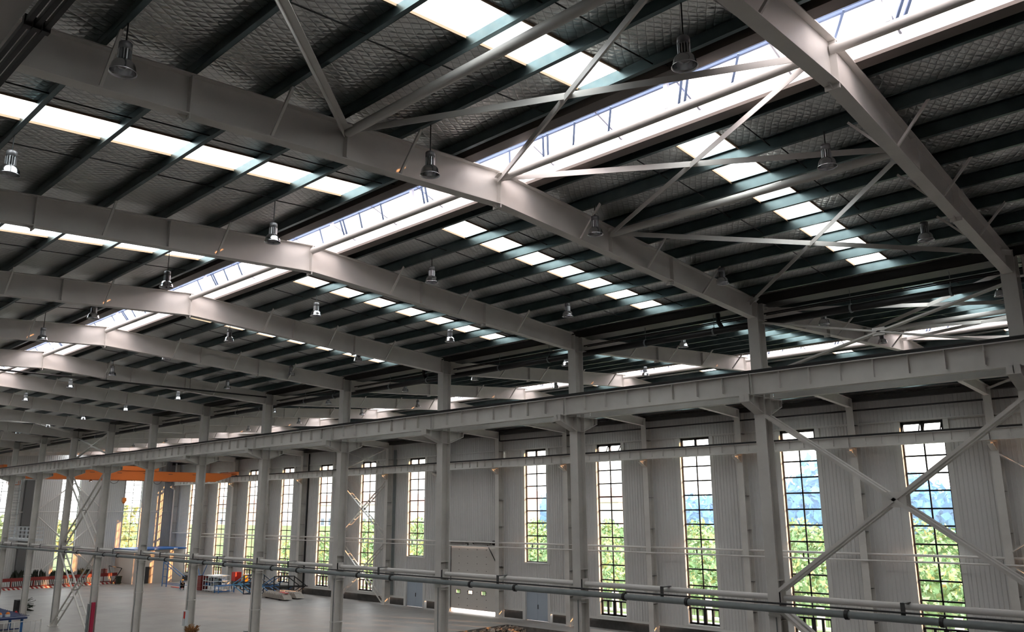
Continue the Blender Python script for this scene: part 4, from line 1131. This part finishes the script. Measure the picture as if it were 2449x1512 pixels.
# rubble in the pit
m_ = MB()
for k_ in range(420):
    x, y = random.uniform(PITX0+.1, PITX0+3.6), random.uniform(PITY0+5, PITY1-.2)
    s = random.uniform(.08, .3); h = -.5+.4*math.exp(-((x-PITX0-1)**2)/3)
    p = [Vector((x, y, h))+Vector((random.uniform(-s, s), random.uniform(-s, s), random.uniform(-s, s)*.7)) for _ in range(6)]
    m_.add(p, [(0,1,2),(0,2,3),(0,3,4),(0,4,1),(5,2,1),(5,3,2),(5,4,3),(5,1,4)])
m_.box(PITX0+.02, PITX1-.02, PITY0+.02, PITY1-.02, -1.19, -.85)
tag(m_.build('rubble', 'rubble'), 'broken rubble lying in the open floor pit', 'rubble', kind='stuff')

# ---------------------------------------------------------------- outside world
m_ = MB(); quad(m_, -420, 160, YW+.32, 520, -.25); quad(m_, -420, XE-.32, -120, YW+.32, -.25)
struct(m_.build('ground_outside', 'grass'), 'grass outside the hall seen through the windows', 'ground')
m_ = MB(); m_.box(-130, 20, YW+.35, 63, -.24, -.02); m_.box(XE-9, XE-.35, -10, YW, -.24, -.02)
struct(m_.build('pavement_outside', 'apron'), 'pale concrete apron outside the long wall', 'pavement')
def leaves(name, m, n, pos, size, label, cat):
    m_ = MB()
    for k_ in range(n):
        c = Vector(pos()); r = random.uniform(*size)
        e1 = Vector((random.uniform(-1, 1), random.uniform(-1, 1), random.uniform(-1, 1))).normalized()
        e2 = e1.cross(Vector((random.uniform(-1, 1), random.uniform(-1, 1), random.uniform(-.5, 1)))).normalized()
        m_.add([c-e1*r, c+e2*r*.55, c+e1*r, c-e2*r*.55], [(0, 1, 2, 3)])
    return tag(m_.build(name, m), label, cat, kind='stuff')
def bank():
    x, y = random.uniform(-130, 0), random.uniform(68, 97)
    return x, y, (y-68)*.2+random.random()**2*1.5+.5*math.sin(x*.9+y*.7)+.3
leaves('undergrowth', 'bush_green', 34000, bank, (.18, .46), 'green bushes on the bank outside the windows', 'bushes')
leaves('undergrowth', 'tree_autumn', 18000, bank, (.15, .36), 'yellowing shrubs scattered on the bank outside', 'bushes')
def far_tree():
    x = random.uniform(-150, 0); y = random.uniform(120, 140)
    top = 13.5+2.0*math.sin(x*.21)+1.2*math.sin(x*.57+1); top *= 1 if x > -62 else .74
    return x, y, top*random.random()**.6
leaves('treeline', 'tree_haze_blue', 26000, far_tree, (.5, 1.1), 'trees beyond the bank, leaves tinted blue for haze', 'trees')
def autumn():
    k_ = random.randrange(9); a_ = random.uniform(0, 2*PI); r_ = 3.2*random.random()**.5
    return XE-30+4*math.sin(k_*2.1)+r_*math.cos(a_), 24+k_*4.5+r_*math.sin(a_), 3.0+random.random()*(5.5+2*math.sin(k_))
leaves('treeline', 'tree_autumn', 5000, autumn, (.25, .6), 'autumn trees outside the end wall', 'trees')
m_ = MB(); m_.add([(-420, 66.5, -.25), (160, 66.5, -.25), (160, 98, 6.2), (-420, 98, 6.2), (160, 118, 5.0), (-420, 118, 5.0)], [(0,1,2,3), (3,2,4,5)])
struct(m_.build('ground_bank', 'grass'), 'grassy bank rising outside the hall', 'ground')
for q, (x, y, w, d, h, l) in enumerate(((-150, 112, 22, 12, 5.2, 'widest'), (-112, 112, 14, 10, 6.0, 'tallest'), (-205, 110, 20, 12, 4.8, 'leftmost'), (-84, 110, 12, 10, 5.0, 'smallest'))):
    b_ = thing('outside_building', 'pale building with windows seen outside through the wall windows, %s' % l, 'building', (x, y, 5.2))
    m_ = MB(); m_.box(-w/2, w/2, -d/2, d/2, 0, h); m_.build('wall', 'building_white', b_)
    m_ = MB(); m_.prism([(-w/2-.4, h), (w/2+.4, h), (w/2-1.5, h+2.2), (-w/2+1.5, h+2.2)], 1, -d/2-.4, d/2+.4); m_.build('roof', 'building_roof', b_)
    m_ = MB()
    for fl in range(int(h//3)):
        for c in range(int(w//3)): xx = -w/2+1.5+c*3; m_.box(xx-.6, xx+.6, -d/2-.04, -d/2+.02, fl*3+1, fl*3+2.4)
    m_.build('window', 'building_glass', b_)
fo = thing('outside_fence', 'pale railing fence beyond the apron outside', 'fence', (0, 66, -.25))
m_ = MB(); m_.box(-140, 20, -.05, .05, 1.3, 1.38); m_.box(-140, 20, -.05, .05, .15, .25); m_.box(-140, 20, -.25, .25, 0, .18); m_.build('rail', 'fence_white', fo)
m_ = MB()
for k_ in range(400): m_.box(-140+k_*.4, -140+k_*.4+.035, -.02, .02, .2, 1.35)
m_.build('pickets', 'crane_dark', fo)
m_ = MB()
for k_ in range(32): m_.box(-140+k_*5, -140+k_*5+.5, -.2, .2, 0, 1.7)
m_.build('pier', 'fence_white', fo)

m_ = MB(); m_.box(-200, 10, 103, 116, 3.0, 22)
hz = bpy.data.materials.new('haze'); hz.use_nodes = True; hn = hz.node_tree
hn.nodes.remove(hn.nodes['Principled BSDF']); vsn = hn.nodes.new('ShaderNodeVolumeScatter')
vsn.inputs['Color'].default_value = (.62, .86, 1, 1); vsn.inputs['Density'].default_value = .016
hn.links.new(vsn.outputs[0], hn.nodes['Material Output'].inputs['Volume']); MAT['haze'] = hz
hzo = tag(m_.build('haze', 'haze'), 'thin bluish haze in front of the distant trees', 'haze', kind='stuff')

# ---------------------------------------------------------------- light
w = bpy.data.worlds.new('sky'); sc.world = w; w.use_nodes = True
nt = w.node_tree; bg = nt.nodes['Background']
tc = nt.nodes.new('ShaderNodeTexCoord'); sp = nt.nodes.new('ShaderNodeSeparateXYZ'); nt.links.new(tc.outputs['Generated'], sp.inputs[0])
rp = nt.nodes.new('ShaderNodeValToRGB'); rp.color_ramp.elements[0].position = .0; rp.color_ramp.elements[0].color = (1, .97, .93, 1)
rp.color_ramp.elements[1].position = .8; rp.color_ramp.elements[1].color = (.86, .92, 1, 1)
nt.links.new(sp.outputs['Z'], rp.inputs['Fac']); nt.links.new(rp.outputs['Color'], bg.inputs['Color'])
bg.inputs['Strength'].default_value = 4.0
sd = bpy.data.lights.new('sun', 'SUN'); sd.energy = 8; sd.color = (1, .43, .16); sd.angle = R(.6)
so = bpy.data.objects.new('sun', sd); COL.objects.link(so)
so.rotation_euler = Vector((-.95, -.31, -.225)).to_track_quat('-Z', 'Y').to_euler(); so.location = (60, 120, 60)

# ---------------------------------------------------------------- camera
RM = [[0.7219090562722691, 0.6919622243268956, -0.005966119061595819], [-0.1637028994637084, 0.16239798007199713, -0.9730510042005559], [-0.6723456515656638, 0.703431003136136, 0.230512794975968]]
cd = bpy.data.cameras.new('camera'); co = bpy.data.objects.new('camera', cd); COL.objects.link(co)
right, down, fwd = (Vector(r) for r in RM)
M = Matrix((( right.x, -down.x, -fwd.x, 0), (right.y, -down.y, -fwd.y, 0), (right.z, -down.z, -fwd.z, 9.0), (0, 0, 0, 1)))
co.matrix_world = M
cd.sensor_width = 36; cd.sensor_fit = 'HORIZONTAL'; cd.lens = 1967.03/2449*36; cd.clip_start = .05; cd.clip_end = 1500
sc.camera = co
vs_ = sc.view_settings
sc.display_settings.display_device = 'sRGB'
vs_.view_transform = 'Standard'; vs_.look = 'None'; vs_.gamma = 1; vs_.use_curve_mapping = False; vs_.exposure = 0.7
cy = sc.cycles
cy.max_bounces = 9; cy.diffuse_bounces = 5; cy.glossy_bounces = 4; cy.transmission_bounces = 4; cy.transparent_max_bounces = 12
cy.sample_clamp_indirect = 6; cy.use_denoising = True; cy.caustics_reflective = False; cy.caustics_refractive = False
